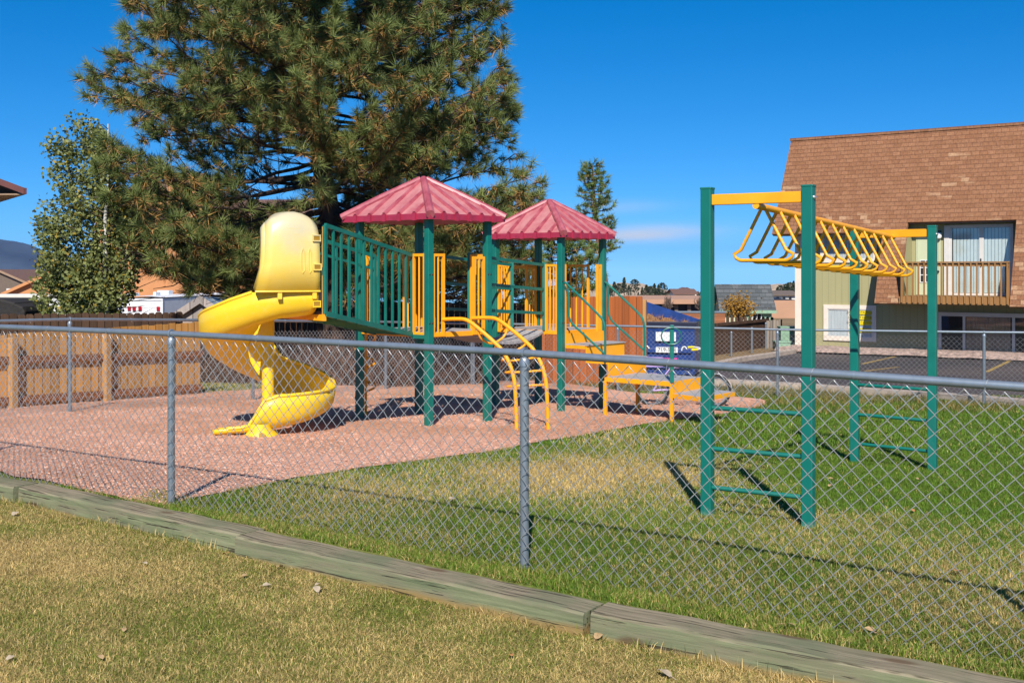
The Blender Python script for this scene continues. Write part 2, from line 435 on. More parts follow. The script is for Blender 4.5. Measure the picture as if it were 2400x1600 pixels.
M['taupe'] = pmat('taupe_wall', (.14, .105, .08), .85)
M['brownroof'] = pmat('brown_roof', (.16, .085, .06), .85, var=.2, scale=4)
M['fascia'] = pmat('maroon_fascia', (.12, .035, .03), .6)
M['soffit'] = pmat('tan_soffit', (.30, .20, .13), .8)
M['metalroof'] = pmat('metal_roof', (.36, .42, .45), .35, .5, var=.1)
M['greyshed'] = wood('grey_plywood', (.30, .27, .26), (.40, .36, .35), (.2, .18, .17), boards=(0, .4))
M['balcony'] = wood('balcony_wood', (.26, .13, .045), (.36, .19, .07), (.15, .075, .03))
M['dark'] = pmat('dark_void', (.012, .012, .013), .7)
M['tarp'] = pmat('shaded_tarp', (.016, .013, .012), .8, bump=.5, bscale=8, bdist=.05)  # shade over the heap is put into this near-black colour
M['frame'] = pmat('window_frame', (.62, .60, .56), .5, var=.05)
M['bronze'] = pmat('dark_window_frame', (.16, .13, .11), .5)
M['curtain'] = pmat('white_curtain', (.62, .64, .66), .85, var=.12, scale=9, stretch=(3, 3, .2))
M['blind'] = pmat('pale_blind', (.66, .72, .70), .7, var=.05)
M['brown_curtain'] = pmat('brown_curtain', (.34, .24, .17), .9, var=.25, scale=6, stretch=(3, 3, .2))
def glass_mat():
    n = N('window_glass'); o = n.n['Material Output']
    t = n.n.new('ShaderNodeBsdfTransparent'); t.inputs[0].default_value = (.95, .97, .97, 1)
    g = n.n.new('ShaderNodeBsdfGlossy'); g.inputs['Roughness'].default_value = .03
    ms = n.n.new('ShaderNodeMixShader'); ms.inputs[0].default_value = .06; n.link(t.outputs[0], ms.inputs[1]); n.link(g.outputs[0], ms.inputs[2])
    n.link(ms.outputs[0], o.inputs['Surface']); return n.m
M['glass'] = glass_mat()
M['tape'] = pmat('yellow_tape', (.78, .62, .01), .5, var=.1)
M['ink'] = pmat('black_ink', (.012, .012, .012), .6)
M['navy'] = pmat('navy_ink', (.015, .04, .12), .5)
M['redlens'] = pmat('red_lens', (.35, .01, .02), .3)
M['blue'] = pmat('blue_steel', (.009, .042, .19), .42, var=.3, scale=4, bump=.1, bscale=20)
M['navysteel'] = pmat('dark_blue_lip', (.012, .016, .04), .45)
M['straw'] = pmat('pine_straw', (.33, .17, .07), .9, var=.4, scale=18, bump=1, bscale=30, bdist=.05)
M['tyre'] = pmat('black_rubber', (.018, .018, .018), .8)
M['lilac'] = pmat('lilac_paint', (.42, .30, .58), .4)
M['purple'] = pmat('purple_paint', (.14, .03, .22), .4)
M['pink'] = pmat('pink_fabric', (.70, .03, .25), .6)
M['boxgreen'] = pmat('pale_green_box', (.22, .36, .25), .6)
M['rock'] = pmat('tan_rock', (.42, .32, .22), .9, var=.35, scale=.2)
M['hazy_mountain'] = pmat('hazy_mountain_forest', (.045, .058, .070), .95, var=.5, scale=.006)  # forest colour shifted to blue, distant haze put into the base
M['globe'] = pmat('white_globe', (.8, .8, .78), .3, var=.02)
# ================================================================== camera, light, sky
cam = bpy.data.cameras.new('camera'); co = bpy.data.objects.new('camera', cam); col.objects.link(co); scene.camera = co
co.location = (0, 0, EYE); co.rotation_euler = (R(90), 0, 0)
cam.sensor_width = 36; cam.lens = 36 * F / 2400; cam.shift_y = -(800 - HY) / 2400; cam.clip_start = .05; cam.clip_end = 20000
EL = R(41)
sun = bpy.data.lights.new('sun', 'SUN'); sun.energy = 5.0; sun.angle = R(.5); sun.color = (1, .93, .83)
so = bpy.data.objects.new('sun', sun); col.objects.link(so)
sd = Vector((.03, .999 * math.cos(EL), -math.sin(EL)))
so.rotation_euler = sd.to_track_quat('-Z', 'Y').to_euler(); so.location = (0, -20, 30)
w = bpy.data.worlds.new('World'); scene.world = w; w.use_nodes = True
wt = w.node_tree; bg = wt.nodes['Background']
def wn(t): return wt.nodes.new(t)
def wm(op, a, b=0.0):
    x = wn('ShaderNodeMath'); x.operation = op
    for s, v in zip(x.inputs, (a, b)):
        if isinstance(v, (int, float)): s.default_value = v
        else: wt.links.new(v, s)
    return x.outputs[0]
sk = wn('ShaderNodeTexSky'); sk.sky_type = 'NISHITA'; sk.sun_disc = False; sk.sun_elevation = EL; sk.sun_rotation = R(180)
sk.altitude = 2100; sk.air_density = 1.0; sk.dust_density = .15; sk.ozone_density = 4.0
tc = wn('ShaderNodeTexCoord'); sx = wn('ShaderNodeSeparateXYZ'); wt.links.new(tc.outputs['Generated'], sx.inputs[0])
cz = wn('ShaderNodeCombineXYZ'); wt.links.new(sx.outputs[0], cz.inputs[0]); wt.links.new(sx.outputs[1], cz.inputs[1]); wt.links.new(wm('ADD', wm('MULTIPLY', wm('MAXIMUM', sx.outputs[2], 0.0), 1.15), .075), cz.inputs[2])
nv_ = wn('ShaderNodeVectorMath'); nv_.operation = 'NORMALIZE'; wt.links.new(cz.outputs[0], nv_.inputs[0]); wt.links.new(nv_.outputs[0], sk.inputs['Vector'])
hs = wn('ShaderNodeHueSaturation'); hs.inputs['Saturation'].default_value = 1.38; hs.inputs['Value'].default_value = 1.45
wt.links.new(sk.outputs[0], hs.inputs['Color'])
az = wm('DIVIDE', sx.outputs[0], wm('MAXIMUM', sx.outputs[1], .05)); el = wm('DIVIDE', sx.outputs[2], wm('MAXIMUM', sx.outputs[1], .05))
cv = wn('ShaderNodeCombineXYZ'); wt.links.new(wm('MULTIPLY', az, 9), cv.inputs[0]); wt.links.new(wm('MULTIPLY', el, 60), cv.inputs[1])
nz = wn('ShaderNodeTexNoise'); nz.inputs['Scale'].default_value = 1.3; nz.inputs['Detail'].default_value = 6; wt.links.new(cv.outputs[0], nz.inputs['Vector'])
def bell(v, c, wd): q = wm('DIVIDE', wm('SUBTRACT', v, c), wd); return wm('POWER', 2.718, wm('MULTIPLY', wm('MULTIPLY', q, q), -1))
tilt = wm('SUBTRACT', el, wm('MULTIPLY', az, .045))
c1 = wm('MULTIPLY', bell(tilt, .0265, .0070), bell(az, .115, .062))
c2 = wm('MULTIPLY', wm('MULTIPLY', bell(tilt, .052, .006), bell(az, .10, .04)), .25)
mk = wm('MULTIPLY', wm('ADD', c1, c2), wm('ADD', wm('MULTIPLY', nz.outputs['Fac'], 1.3), .1))
mk = wm('MINIMUM', wm('MULTIPLY', mk, .95), .8)
mx = wn('ShaderNodeMix'); mx.data_type = 'RGBA'; wt.links.new(mk, mx.inputs[0]); wt.links.new(hs.outputs[0], mx.inputs[6]); mx.inputs[7].default_value = (7.5, 7.6, 8.2, 1)
wt.links.new(mx.outputs[2], bg.inputs['Color']); bg.inputs['Strength'].default_value = .078
scene.view_settings.view_transform = 'Standard'; scene.view_settings.look = 'None'; scene.view_settings.exposure = 0.40; scene.view_settings.gamma = 1
scene.cycles.max_bounces = 6; scene.cycles.transparent_max_bounces = 12; scene.cycles.caustics_reflective = False; scene.cycles.caustics_refractive = False
scene.cycles.use_denoising = True

# ================================================================== ground
DRY = [(0.75, 9.7, 1.3, .9), (2.6, 6.2, .6, .5), (1.9, 6.9, .55, .35), (-1.2, 8.3, 1.0, .35), (2.7, 5.3, .8, .35)]
def dryness(x, y):
    x = np.asarray(x, float); y = np.asarray(y, float)
    inside = y > timber_y(x)
    n = fbm(x * .9, y * .9, 3); n2 = fbm(x * 3.1, y * 3.1, 8)
    out = .54 + 1.2 * (n - .5) + .6 * (n2 - .5) + .12 * (x > -1) * np.clip((x + 1) / 2, 0, 1)
    ins = .24 + .9 * (n - .5) + .4 * (n2 - .5)
    ins = ins - .42 * np.clip((x - 1.6) / 1.4, 0, 1) * np.clip((y - 7.3) / 1.5, 0, 1)
    for cx, cy, r, k in DRY: ins = ins + k * np.exp(-((x - cx) ** 2 + (y - cy) ** 2) / r ** 2)
    ins = ins + .22 * np.clip((y - 16.5) / 2, 0, 1)
    return np.clip(np.where(inside, ins, out), 0, 1)
def grass_color(x, y, d):
    g = np.array([.15, .22, .035]); s = np.array([.50, .39, .14])
    return g + (s - g) * d[:, None]
def lines(spec):
    out = []
    for a, b, st in spec: out += list(np.arange(a, b, st))
    return np.array(out + [spec[-1][1]])
gx = lines([(-4400, -2000, 800), (-2000, -200, 300), (-200, -40, 20), (-40, -6, 2), (-6, 5, .09), (5, 40, 2), (40, 200, 20), (200, 2000, 300), (2000, 4400, 800)])
gy = lines([(-60, -10, 10), (-10, 3.2, 1.1), (3.2, 10.2, .06), (10.2, 60, .9), (60, 300, 15), (300, 2000, 150), (2000, 4500, 500)])
X, Y = np.meshgrid(gx, gy)
Z = ground(X, Y)
nx, ny = len(gx), len(gy)
idx = np.arange(nx * ny).reshape(ny, nx)
Q = np.stack([idx[:-1, :-1], idx[:-1, 1:], idx[1:, 1:], idx[1:, :-1]], -1).reshape(-1, 4)
d = dryness(X.ravel(), Y.ravel())
gc = grass_color(X.ravel(), Y.ravel(), d) * .62
yy = Y.ravel(); far = np.clip((yy - 20) / 3, 0, 1)[:, None]
wild = np.array([.22, .15, .075]) * (.7 + .6 * fbm(X.ravel() * .3, yy * .3, 4))[:, None]
gc = gc * (1 - far) + wild * far
go = fast_mesh('ground', np.stack([X.ravel(), Y.ravel(), Z.ravel()], 1), Q, M['ground'], colors=gc, smooth=True)
tag(go, kind='structure')

MUL = [gp(a, b) for a, b in [(-260, 1062), (0, 1108), (200, 1150), (330, 1178), (392, 1188), (470, 1168), (560, 1148), (700, 1121), (850, 1098), (1000, 1079), (1143, 1060), (1350, 1023), (1571, 986), (1700, 971), (1772, 958), (1800, 947), (1790, 936), (1720, 930), (1600, 926), (1500, 922), (1400, 908), (1260, 893), (1120, 884), (900, 886), (593, 914), (163, 938), (-300, 962)]]
def inpoly(x, y, P):
    x = np.asarray(x); y = np.asarray(y); c = np.zeros(x.shape, bool); n = len(P)
    for i in range(n):
        x1, y1, x2, y2 = P[i].x, P[i].y, P[i - 1].x, P[i - 1].y
        c ^= ((y1 > y) != (y2 > y)) & (x < (x2 - x1) * (y - y1) / (y2 - y1 + 1e-12) + x1)
    return c
def drape(name, mat, P, dz, step, kind='structure', wob=0):
    """a sheet lying dz above the ground inside polygon P"""
    import bmesh
    bm = bmesh.new()
    bd = []
    for i in range(len(P)):
        a, b = P[i], P[(i + 1) % len(P)]
        k = max(1, int((b - a).length / (step * .5)))
        for j in range(k):
            p = a.lerp(b, j / k); bd.append((p.x + wob * (random.random() - .5), p.y + wob * (random.random() - .5)))
    f = bm.faces.new([bm.verts.new((x, y, 0)) for x, y in bd])
    bmesh.ops.triangulate(bm, faces=[f])
    x0, x1 = min(p[0] for p in bd), max(p[0] for p in bd); y0, y1 = min(p[1] for p in bd), max(p[1] for p in bd)
    for ax, a, b in ((0, x0, x1), (1, y0, y1)):
        k = a + step
        while k < b:
            n = (1, 0, 0) if ax == 0 else (0, 1, 0); c = (k, 0, 0) if ax == 0 else (0, k, 0)
            bmesh.ops.bisect_plane(bm, geom=bm.verts[:] + bm.edges[:] + bm.faces[:], plane_co=c, plane_no=n)
            k += step
    for v in bm.verts: v.co.z = gz(v.co.x, v.co.y) + dz
    bmesh.ops.recalc_face_normals(bm, faces=bm.faces)
    me = bpy.data.meshes.new(name); bm.to_mesh(me); bm.free()
    if sum(p.normal.z for p in me.polygons) < 0: me.flip_normals()
    me.shade_smooth()
    o = finish(name, me, mat, None, (0, 0, 0))
    return tag(o, kind=kind)
drape('mulch_bed', M['mulch'], MUL, .012, .6, wob=.11)

# parking lot beyond the far fence, its kerbs and gravel
LOT = [gp(a, b) for a, b in [(1480, 893), (1700, 897), (1912, 911), (2160, 928), (2400, 948), (2700, 975)]]
LOT += [at(2900, 858, 29.5), at(2400, 841, 31.3), at(1912, 824, 33.4), at(1867, 826, 33.0), at(1820, 832, 31.5), at(1740, 843, 29.5), at(1690, 851, 27.5), at(1600, 868, 25.2), at(1500, 880, 23.5)]
drape('parking_lot', M['asphalt'], LOT, .02, 1.2)
def strip(name, mat, pts, wd, h, side=1):
    b = MB(); rows = []
    P = [Vector((p.x, p.y, gz(p.x, p.y))) for p in pts]
    Q2 = []
    for i in range(len(P) - 1):
        for k in range(6): Q2.append(P[i].lerp(P[i + 1], k / 6))
    Q2.append(P[-1])
    for i, p in enumerate(Q2):
        t = (Q2[min(i + 1, len(Q2) - 1)] - Q2[max(i - 1, 0)]); t.z = 0; t.normalize(); n = Vector((-t.y, t.x, 0)) * side
        z = gz(p.x, p.y)
        a = Vector((p.x, p.y, z)); c = a + n * wd
        rows.append([a + Vector((0, 0, -.1)), a + Vector((0, 0, h)) , c + Vector((0, 0, h)), c + Vector((0, 0, -.1))])
    b.grid(rows)
    return tag(b.build(name, mat, origin=(0, 0, 0)), kind='structure')
strip('near_kerb', M['concrete'], [gp(a, b) for a, b in [(1560, 903), (1700, 901), (1912, 913), (2160, 930), (2400, 950), (2700, 977)]], .32, .12, -1)
FK = [at(2700, 851, 30.2), at(2400, 840, 31.4), at(2150, 831, 32.4), at(1912, 823, 33.5), at(1868, 824, 33.3)]
strip('far_kerb', M['concrete'], FK, .45, .13, -1)
strip('side_kerb', M['concrete'], [at(1868, 824, 33.2), at(1820, 831, 31.6), at(1740, 842, 29.6), at(1690, 850, 27.6), at(1600, 867, 25.3)], .25, .12, -1)
for a, b in (((2126, 831), (2020, 855)), ((2378, 842), (2312, 874)), ((2105, 862), (2026, 872))):
    p, q = gp(*a), gp(*b); t = (q - p).normalized(); n = Vector((-t.y, t.x, 0)) * .055
    m = MB(); k = 8; m.grid([[Vector((v.x, v.y, gz(v.x, v.y) + .026)) for v in (p.lerp(q, i / k) - n, p.lerp(q, i / k) + n)] for i in range(k + 1)])
    tag(m.build('parking_line', M['line'], origin=(0, 0, 0)), kind='structure')

# ================================================================== timber edging
lab = ['pale green timber at the left end of the edging row, cut by the picture edge', 'pale green sleeper whose right end sits just before a slight step back',
       'dark-ended sleeper with wide grey checks, in the middle of the edging', 'sleeper with grey top and ochre base, in front of the bottom right corner']
for i in range(4):
    a = Vector((*TL[i], 0)); b = Vector((*TL[i + 1], 0)); t = (b - a).normalized(); n = Vector((-t.y, t.x, 0))
    L = (b - a).length; ang = math.atan2(t.y, t.x)
    a.z = float(plane(a.x, a.y)); b.z = float(plane(b.x, b.y))
    m = MB(); k = 16; rows = []
    sh = [0, .022, -.020, .008][i]
    for j in range(k + 1):
        x = .013 + (L - .026) * j / k; z = lerp(a.z, b.z, j / k) - a.z + .012 + .003 * math.sin(j * 1.7 + i)
        ww = .004 * math.sin(j * 2.3 + i * 2)
        rows.append([Vector((x, -.012 + sh + ww, z - .20)), Vector((x, -.004 + sh + ww, z - .012)), Vector((x, .008 + sh + ww, z)), Vector((x, .198 + sh, z)), Vector((x, .210 + sh, z - .012)), Vector((x, .210 + sh, z - .20))])
    m.grid(rows); m.f += [tuple(range(6)), tuple(reversed(range(k * 6, k * 6 + 6)))]; m.m += [0, 0]
    o = m.build('timber_sleeper', M['timber'], origin=(0, 0, 0), smooth=True, angle=30)
    o.location = (a.x, a.y, a.z); o.rotation_euler = (0, 0, ang)
    tag(o, lab[i], 'timber', 'timber sleepers edging the raised lawn')

# ================================================================== chain-link fences
def chain_np(p0, p1, H, pitch=.084, r=.0022, sides=4, lift=.02, seed=0, wobble=.004):
    p0 = np.array(p0); p1 = np.array(p1); L = np.hypot(*(p1 - p0)[:2]); u = (p1 - p0)[:2] / L; nrm = np.array([u[1], -u[0]])
    h = pitch / 2; n = int(L / h); K = int(H / h)
    i, k = np.meshgrid(np.arange(n), np.arange(K + 1), indexing='ij')
    right = ((k + i) % 2) == 0
    rg = np.random.default_rng(seed)
    sx = i * h + np.where(right, h + .0016, -.0016) + rg.normal(0, .0012, i.shape)
    zz = lift + k * h + rg.normal(0, .0012, i.shape)
    dd = np.where(right, .0026, -.0026) + wobble * (np.sin(sx * 1.7 + seed) + np.sin(zz * 4 + sx))
    # gentle sag of the cloth between ties
    zz = zz - .004 * np.sin(sx * 2.1)
    bx = p0[0] + u[0] * sx + nrm[0] * dd; by = p0[1] + u[1] * sx + nrm[1] * dd; bz = p0[2] + (p1[2] - p0[2]) * sx / L + zz
    P = np.stack([bx, by, bz], -1)                       # n,K+1,3
    T = np.zeros_like(P); T[:, 1:-1] = P[:, 2:] - P[:, :-2]; T[:, 0] = P[:, 1] - P[:, 0]; T[:, -1] = P[:, -1] - P[:, -2]
    up = np.array([0, 0, 1.0]); nn = np.array([nrm[0], nrm[1], 0])
    V = []
    uu = np.array([u[0], u[1], 0])
    for s in range(sides):
        a = 2 * math.pi * s / sides + .4
        V.append(P + r * (math.cos(a) * nn + math.sin(a) * uu * 1.4))
    V = np.stack(V, 2)                                    # n,K+1,s,3
    ids = np.arange(V.shape[0] * V.shape[1] * sides).reshape(V.shape[:3])
    Qs = np.stack([ids[:, :-1, :], np.roll(ids, -1, 2)[:, :-1, :], np.roll(ids, -1, 2)[:, 1:, :], ids[:, 1:, :]], -1).reshape(-1, 4)
    return V.reshape(-1, 3), Qs
def fence(name, label, posts, H, ext=(0, 0), r_rail=.021, r_post=.026, off=.03, mesh_mat='wire', sides=6, wr=.0023, meshtop=0.0, nseg=8, hide=()):
    """posts: plan points (x, y, z base)"""
    P = [Vector(p) for p in posts]
    t = thing(name, label, 'fence', P[0])
    A = P[0] + (P[0] - P[1]) * ext[0]; B = P[-1] + (P[-1] - P[-2]) * ext[1]
    if not ext[0]: A = P[0]
    run = ([A] if ext[0] else []) + P + ([B] if ext[1] else [])
    for i, p in enumerate(P):
        if i in hide: continue
        m = MB(); m.tube([p - Vector((0, 0, .1)), p + Vector((0, 0, H - .055))], r_post, 14)
        po = m.build('post', M['galv'], t, smooth=True)
        d = (run[min(run.index(p) + 1, len(run) - 1)] - run[max(run.index(p) - 1, 0)]).normalized()
        c = MB(); z = H
        c.lathe(p + Vector((0, 0, H - .075)), [(r_post + .0045, 0), (r_post + .0045, .03), (r_post * .95, .045), (r_post * .5, .055), (0, .056)], 14)
        up = [p + Vector((0, 0, H)) + (Vector((0, 0, math.cos(a))) + d.cross(Vector((0, 0, 1))) * math.sin(a)) * (r_rail + .006) for a in [R(k) for k in range(-80, 281, 30)]]
        c.tube(up, .0075, 6, closed=False)
        c.tube([p + Vector((0, 0, H - .03)), p + Vector((0, 0, H - .02))], .02, 8)
        c.build('post_cap', M['galv'], po, smooth=True)
    m = MB(); m.tube([p + Vector((0, 0, H)) for p in run], r_rail, 14)
    # couplings where lengths of pipe meet
    for a, b in zip(run[:-1], run[1:]):
        q = a.lerp(b, .62) + Vector((0, 0, H)); dv = (b - a).normalized()
        m.tube([q - dv * .004, q + dv * .004], r_rail + .0022, 14)
    m.build('top_rail', M['galv'], t, smooth=True)
    Vs, Fs, o = [], [], 0
    for k, (a, b) in enumerate(zip(run[:-1], run[1:])):
        dv = (b - a).normalized(); nr = Vector((dv.y, -dv.x, 0)) * off
        V, Q = chain_np(a + nr, b + nr, H + .025 - meshtop, r=wr, sides=sides, seed=k, lift=-.025)
        Vs.append(V); Fs.append(Q + o); o += len(V)
    fast_mesh('wire_mesh', np.concatenate(Vs), np.concatenate(Fs), M[mesh_mat], parent=t)
    for a, b in zip(run[:-1], run[1:]):
        dv = (b - a).normalized(); nr = Vector((dv.y, -dv.x, 0)); L = (b - a).length; k = max(2, int(L / .62))
        for i in range(1, k):
            q = a.lerp(b, (i + .3 * random.random()) / k) + Vector((0, 0, H))
            ring = [q + (nr * math.cos(x) + Vector((0, 0, 1)) * math.sin(x)) * (r_rail + .002) + dv * .006 * math.sin(x) for x in [R(y) for y in range(0, 360, 30)]]
            tie = MB(); tie.tube(ring + [ring[0] + nr * .012 + Vector((0, 0, -.035))], .0016, 4); tie.build('wire_tie', M['wire'], t)
    return t
fz = lambda x, y: float(plane(x, y))
fence('chain_link_fence', 'near chain-link fence with thick grey posts crossing the whole picture in front of the lawn', [(x, y, fz(x, y)) for x, y in ((-4.95, 9.56), (-2.43, 7.91), (.07, 6.27), (2.57, 4.63), (5.07, 2.99))], 1.22, ext=(1, 0), r_rail=.021, r_post=.026, off=.031)
fence('chain_link_fence', 'far chain-link fence along the brown board fence and under the big pine', [(x, y, z - .02) for x, y, z in ((-7.62, 12.05, -.14), (-5.80, 14.55, -.18), (-3.98, 17.05, -.31), (-2.28, 20.0, -.47), (-.80, 22.0, -.60))], 1.22, ext=(1, 0), mesh_mat='wire_far', sides=3, wr=.0024, meshtop=.12)
fence('chain_link_fence', 'far chain-link fence between the playground lawn and the parking lot', [(x, y, gz(x, y) - .0) for x, y in ((-.76, 22.02), (1.98, 20.75), (4.75, 19.85), (7.85, 18.45), (10.6, 17.2))], 1.22, mesh_mat='wire_far', sides=3, wr=.0024, meshtop=.03, ext=(0, 1))
# ================================================================== play structure
PS = thing('playground_structure', 'green and yellow playground structure with two red roofs and a yellow spiral slide', 'play structure', (-.3, 15.2, gz(-.3, 15.2)))
UP = Vector((0, 0, 1))
def V2(x, y, z=0.0): return Vector((x, y, z))
T1 = dict(F=V2(-1.026, 13.68), R=V2(-.321, 14.38), L=V2(-1.985, 14.46), B=V2(-1.278, 15.24))
T2 = dict(F=V2(.71, 16.1), R=V2(1.38, 16.9), L=V2(-.25, 16.88), B=V2(.42, 17.68))
D1, D2 = .89, .78
def tower(T, deck_z, apex, eave, k):
    C = (T['F'] + T['R'] + T['L'] + T['B']) / 4
    fx = (T['R'] - T['F']).normalized()
    for n in 'FRLB':
        p = T[n]; m = MB(); zb = gz(p.x, p.y) - .1; zt = eave + .06
        m.box((p.x, p.y, (zb + zt) / 2), (.088, .088, zt - zb), (fx, UP.cross(fx), UP))
        po = m.build('post', M['green'], PS, bevel=.008)
        for z in (deck_z + .12, deck_z + .72):
            for s in (-.022, .022):
                nv, tv = -UP.cross(fx), fx
                q = V2(p.x, p.y, z) + nv * .044 + tv * s
                b = MB(); b.lathe(q, [(.011, -.004), (.011, .003), (.007, .007), (0, .007)], 8, nv); b.build('bolt', M['bolt'], po)
    # roof: four trapezoid faces with ribs, hip ridges and a fascia
    ro = MB(); ro.mi = 0
    cs = [C + k * (T[n] - C) for n in 'FRBL']; ap = V2(C.x, C.y, apex); th = .075
    cap = [ap.lerp(V2(c.x, c.y, eave + th), .045) for c in cs]
    for i in range(4):
        a = V2(cs[i].x, cs[i].y, eave + th); b = V2(cs[(i + 1) % 4].x, cs[(i + 1) % 4].y, eave + th)
        ro.mi = 0
        ro.add([a, b, cap[(i + 1) % 4], cap[i]], [(0, 1, 2, 3)])
        ro.mi = 1
        ro.add([a, b, b - UP * th, a - UP * th], [(0, 1, 2, 3)])
        mid = (a + b) / 2; ins = (C - mid); ins.z = 0; ins.normalize()
        ro.add([a - UP * th, b - UP * th, b - UP * th + (C - b).normalized() * 0 , a - UP * th], [(0, 1, 2)]) if False else None
        a2, b2 = V2(a.x, a.y, eave), V2(b.x, b.y, eave); ca = V2(C.x, C.y, eave + .12)
        ro.add([a2, b2, ca], [(0, 1, 2)])
    ro.mi = 0
    ro.add(cap + [ap], [(0, 1, 4), (1, 2, 4), (2, 3, 4), (3, 0, 4)])
    rr = ro.build('tower_roof', [M['roof_red'], M['roof_edge']], PS, bevel=.012)
    rb = MB()
    for i in range(4):
        a = V2(cs[i].x, cs[i].y, eave + th); b = V2(cs[(i + 1) % 4].x, cs[(i + 1) % 4].y, eave + th); nrm = (b - a).cross(ap - a).normalized()
        if nrm.z < 0: nrm = -nrm
        fn = (b - a).cross(UP).normalized()
        if fn.dot(a - C) < 0: fn = -fn
        m2 = (a + b) / 2
        for j in range(1, 6):
            t = j / 6; e = a.lerp(b, t)
            hip = abs(t - .5) * 2      # rib runs up the slope until it meets the hip
            top = e + (ap - m2) * (1 - hip) * .93
            w = .034
            s = (b - a).normalized()
            rb.mi = 0
            rb.hexa([e - s * w - nrm * .01, e + s * w - nrm * .01, top + s * w * .7 - nrm * .01, top - s * w * .7 - nrm * .01,
                     e - s * w * .6 + nrm * .032, e + s * w * .6 + nrm * .032, top + s * w * .45 + nrm * .024, top - s * w * .45 + nrm * .024])
            rb.mi = 1
            q = e - UP * th / 2 + fn * .008
            rb.box(q, (w * 1.6, .034, th + .02), (s, fn, UP))
        # hip ridge
        rb.mi = 0
        rb.tube([a - UP * .02 + (a - C).normalized() * .004, a.lerp(ap, .5), ap.lerp(a, .03)], [.055, .052, .046], 10)
    rb.lathe(ap - UP * .035, [(.075, 0), (.06, .03), (.035, .045), (0, .05)], 12)
    rb.build('roof_rib', [M['roof_rib'], M['roof_edge']], rr, smooth=True, angle=35)
    dk = MB(); z = deck_z; i = .965
    q = [C + i * (T[n] - C) for n in 'FRBL']
    dk.hexa([V2(p.x, p.y, z - .012) for p in q] + [V2(p.x, p.y, z + .006) for p in q])
    dd = dk.build('deck', M['deck'], PS)
    f = MB()
    for n in range(4):
        a, b = q[n], q[(n + 1) % 4]
        f.bar(V2(a.x, a.y, z - .03), V2(b.x, b.y, z - .03), .03, .06)
    f.build('deck_frame', M['orange'], dd)
    return C
C1 = tower(T1, D1, 2.86, 2.285, 1.28)
C2 = tower(T2, D2, 2.72, 2.135, 1.23)
def barpanel(p, q, z0, z1, n, mat='orange', frame=.034, br=.012, name='guard_panel', square=False):
    """upright barred panel between plan points p and q"""
    p = V2(p.x, p.y); q = V2(q.x, q.y); m = MB()
    for e in (p, q): m.box((e.x, e.y, (z0 + z1) / 2), (frame, frame, z1 - z0), ((q - p).normalized(), UP.cross((q - p).normalized()), UP))
    dv = (q - p).normalized() * (frame / 2 - .002)
    m.bar(p + dv + UP * (z1 - frame / 2), q - dv + UP * (z1 - frame / 2), frame - .004, frame)
    m.bar(p + dv + UP * (z0 + frame / 2), q - dv + UP * (z0 + frame / 2), frame - .004, frame)
    for k in range(1, n + 1):
        e = p.lerp(q, k / (n + 1)); m.tube([e + UP * (z0 + .01), e + UP * (z1 - .01)], br, 8)
    return m.build(name, M[mat], PS, smooth=True, angle=30)
def along(a, b, d0, d1):
    v = (b - a).normalized(); return a + v * d0, a + v * d1
h1, h2 = D1 + .98, D2 + .97
# tower one guard panels beside every opening
L = (T1['L'] - T1['F']).length
barpanel(*along(T1['F'], T1['L'], .07, .26), D1 - .05, h1, 1)
barpanel(*along(T1['L'], T1['F'], .07, .26), D1 - .05, h1, 2)
barpanel(*along(T1['F'], T1['R'], .07, .235), D1 - .05, h1, 1)
barpanel(*along(T1['R'], T1['F'], .07, .24), D1 - .05, h1 - .03, 1)
barpanel(*along(T1['R'], T1['B'], .07, .28), D1 - .05, h1, 2)
barpanel(*along(T1['B'], T1['R'], .07, .28), D1 - .05, h1, 2)
barpanel(*along(T1['B'], T1['L'], .07, .27), D1 - .05, h1, 2)
barpanel(*along(T1['L'], T1['B'], .07, .27), D1 - .05, h1, 2)
m = MB(); a, b = along(T1['L'], T1['B'], .05, .95); m.bar(V2(a.x, a.y, h1 - .03), V2(b.x, b.y, h1 - .03), .03, .05); m.build('top_bar', M['orange'], PS)
# tower two
barpanel(*along(T2['F'], T2['L'], .07, .26), D2 - .05, h2, 2)
barpanel(*along(T2['L'], T2['F'], .07, .27), D2 - .05, h2, 3)
barpanel(*along(T2['F'], T2['R'], .06, .10), D2 - .05, h2, 0, frame=.03)
barpanel(*along(T2['R'], T2['F'], .06, .13), D2 - .05, h2, 0, frame=.04)
barpanel(*along(T2['B'], T2['R'], .07, .97), D2 - .05, h2, 7)
barpanel(*along(T2['B'], T2['L'], .07, .30), D2 - .05, h2, 2)
m = MB(); a, b = along(T2['B'], T2['L'], .06, .94); m.bar(V2(a.x, a.y, h2 - .04), V2(b.x, b.y, h2 - .04), .03, .05); m.build('top_bar', M['orange'], PS)
barpanel(*along(T2['L'], T2['B'], .07, .27), D2 - .05, h2, 2)

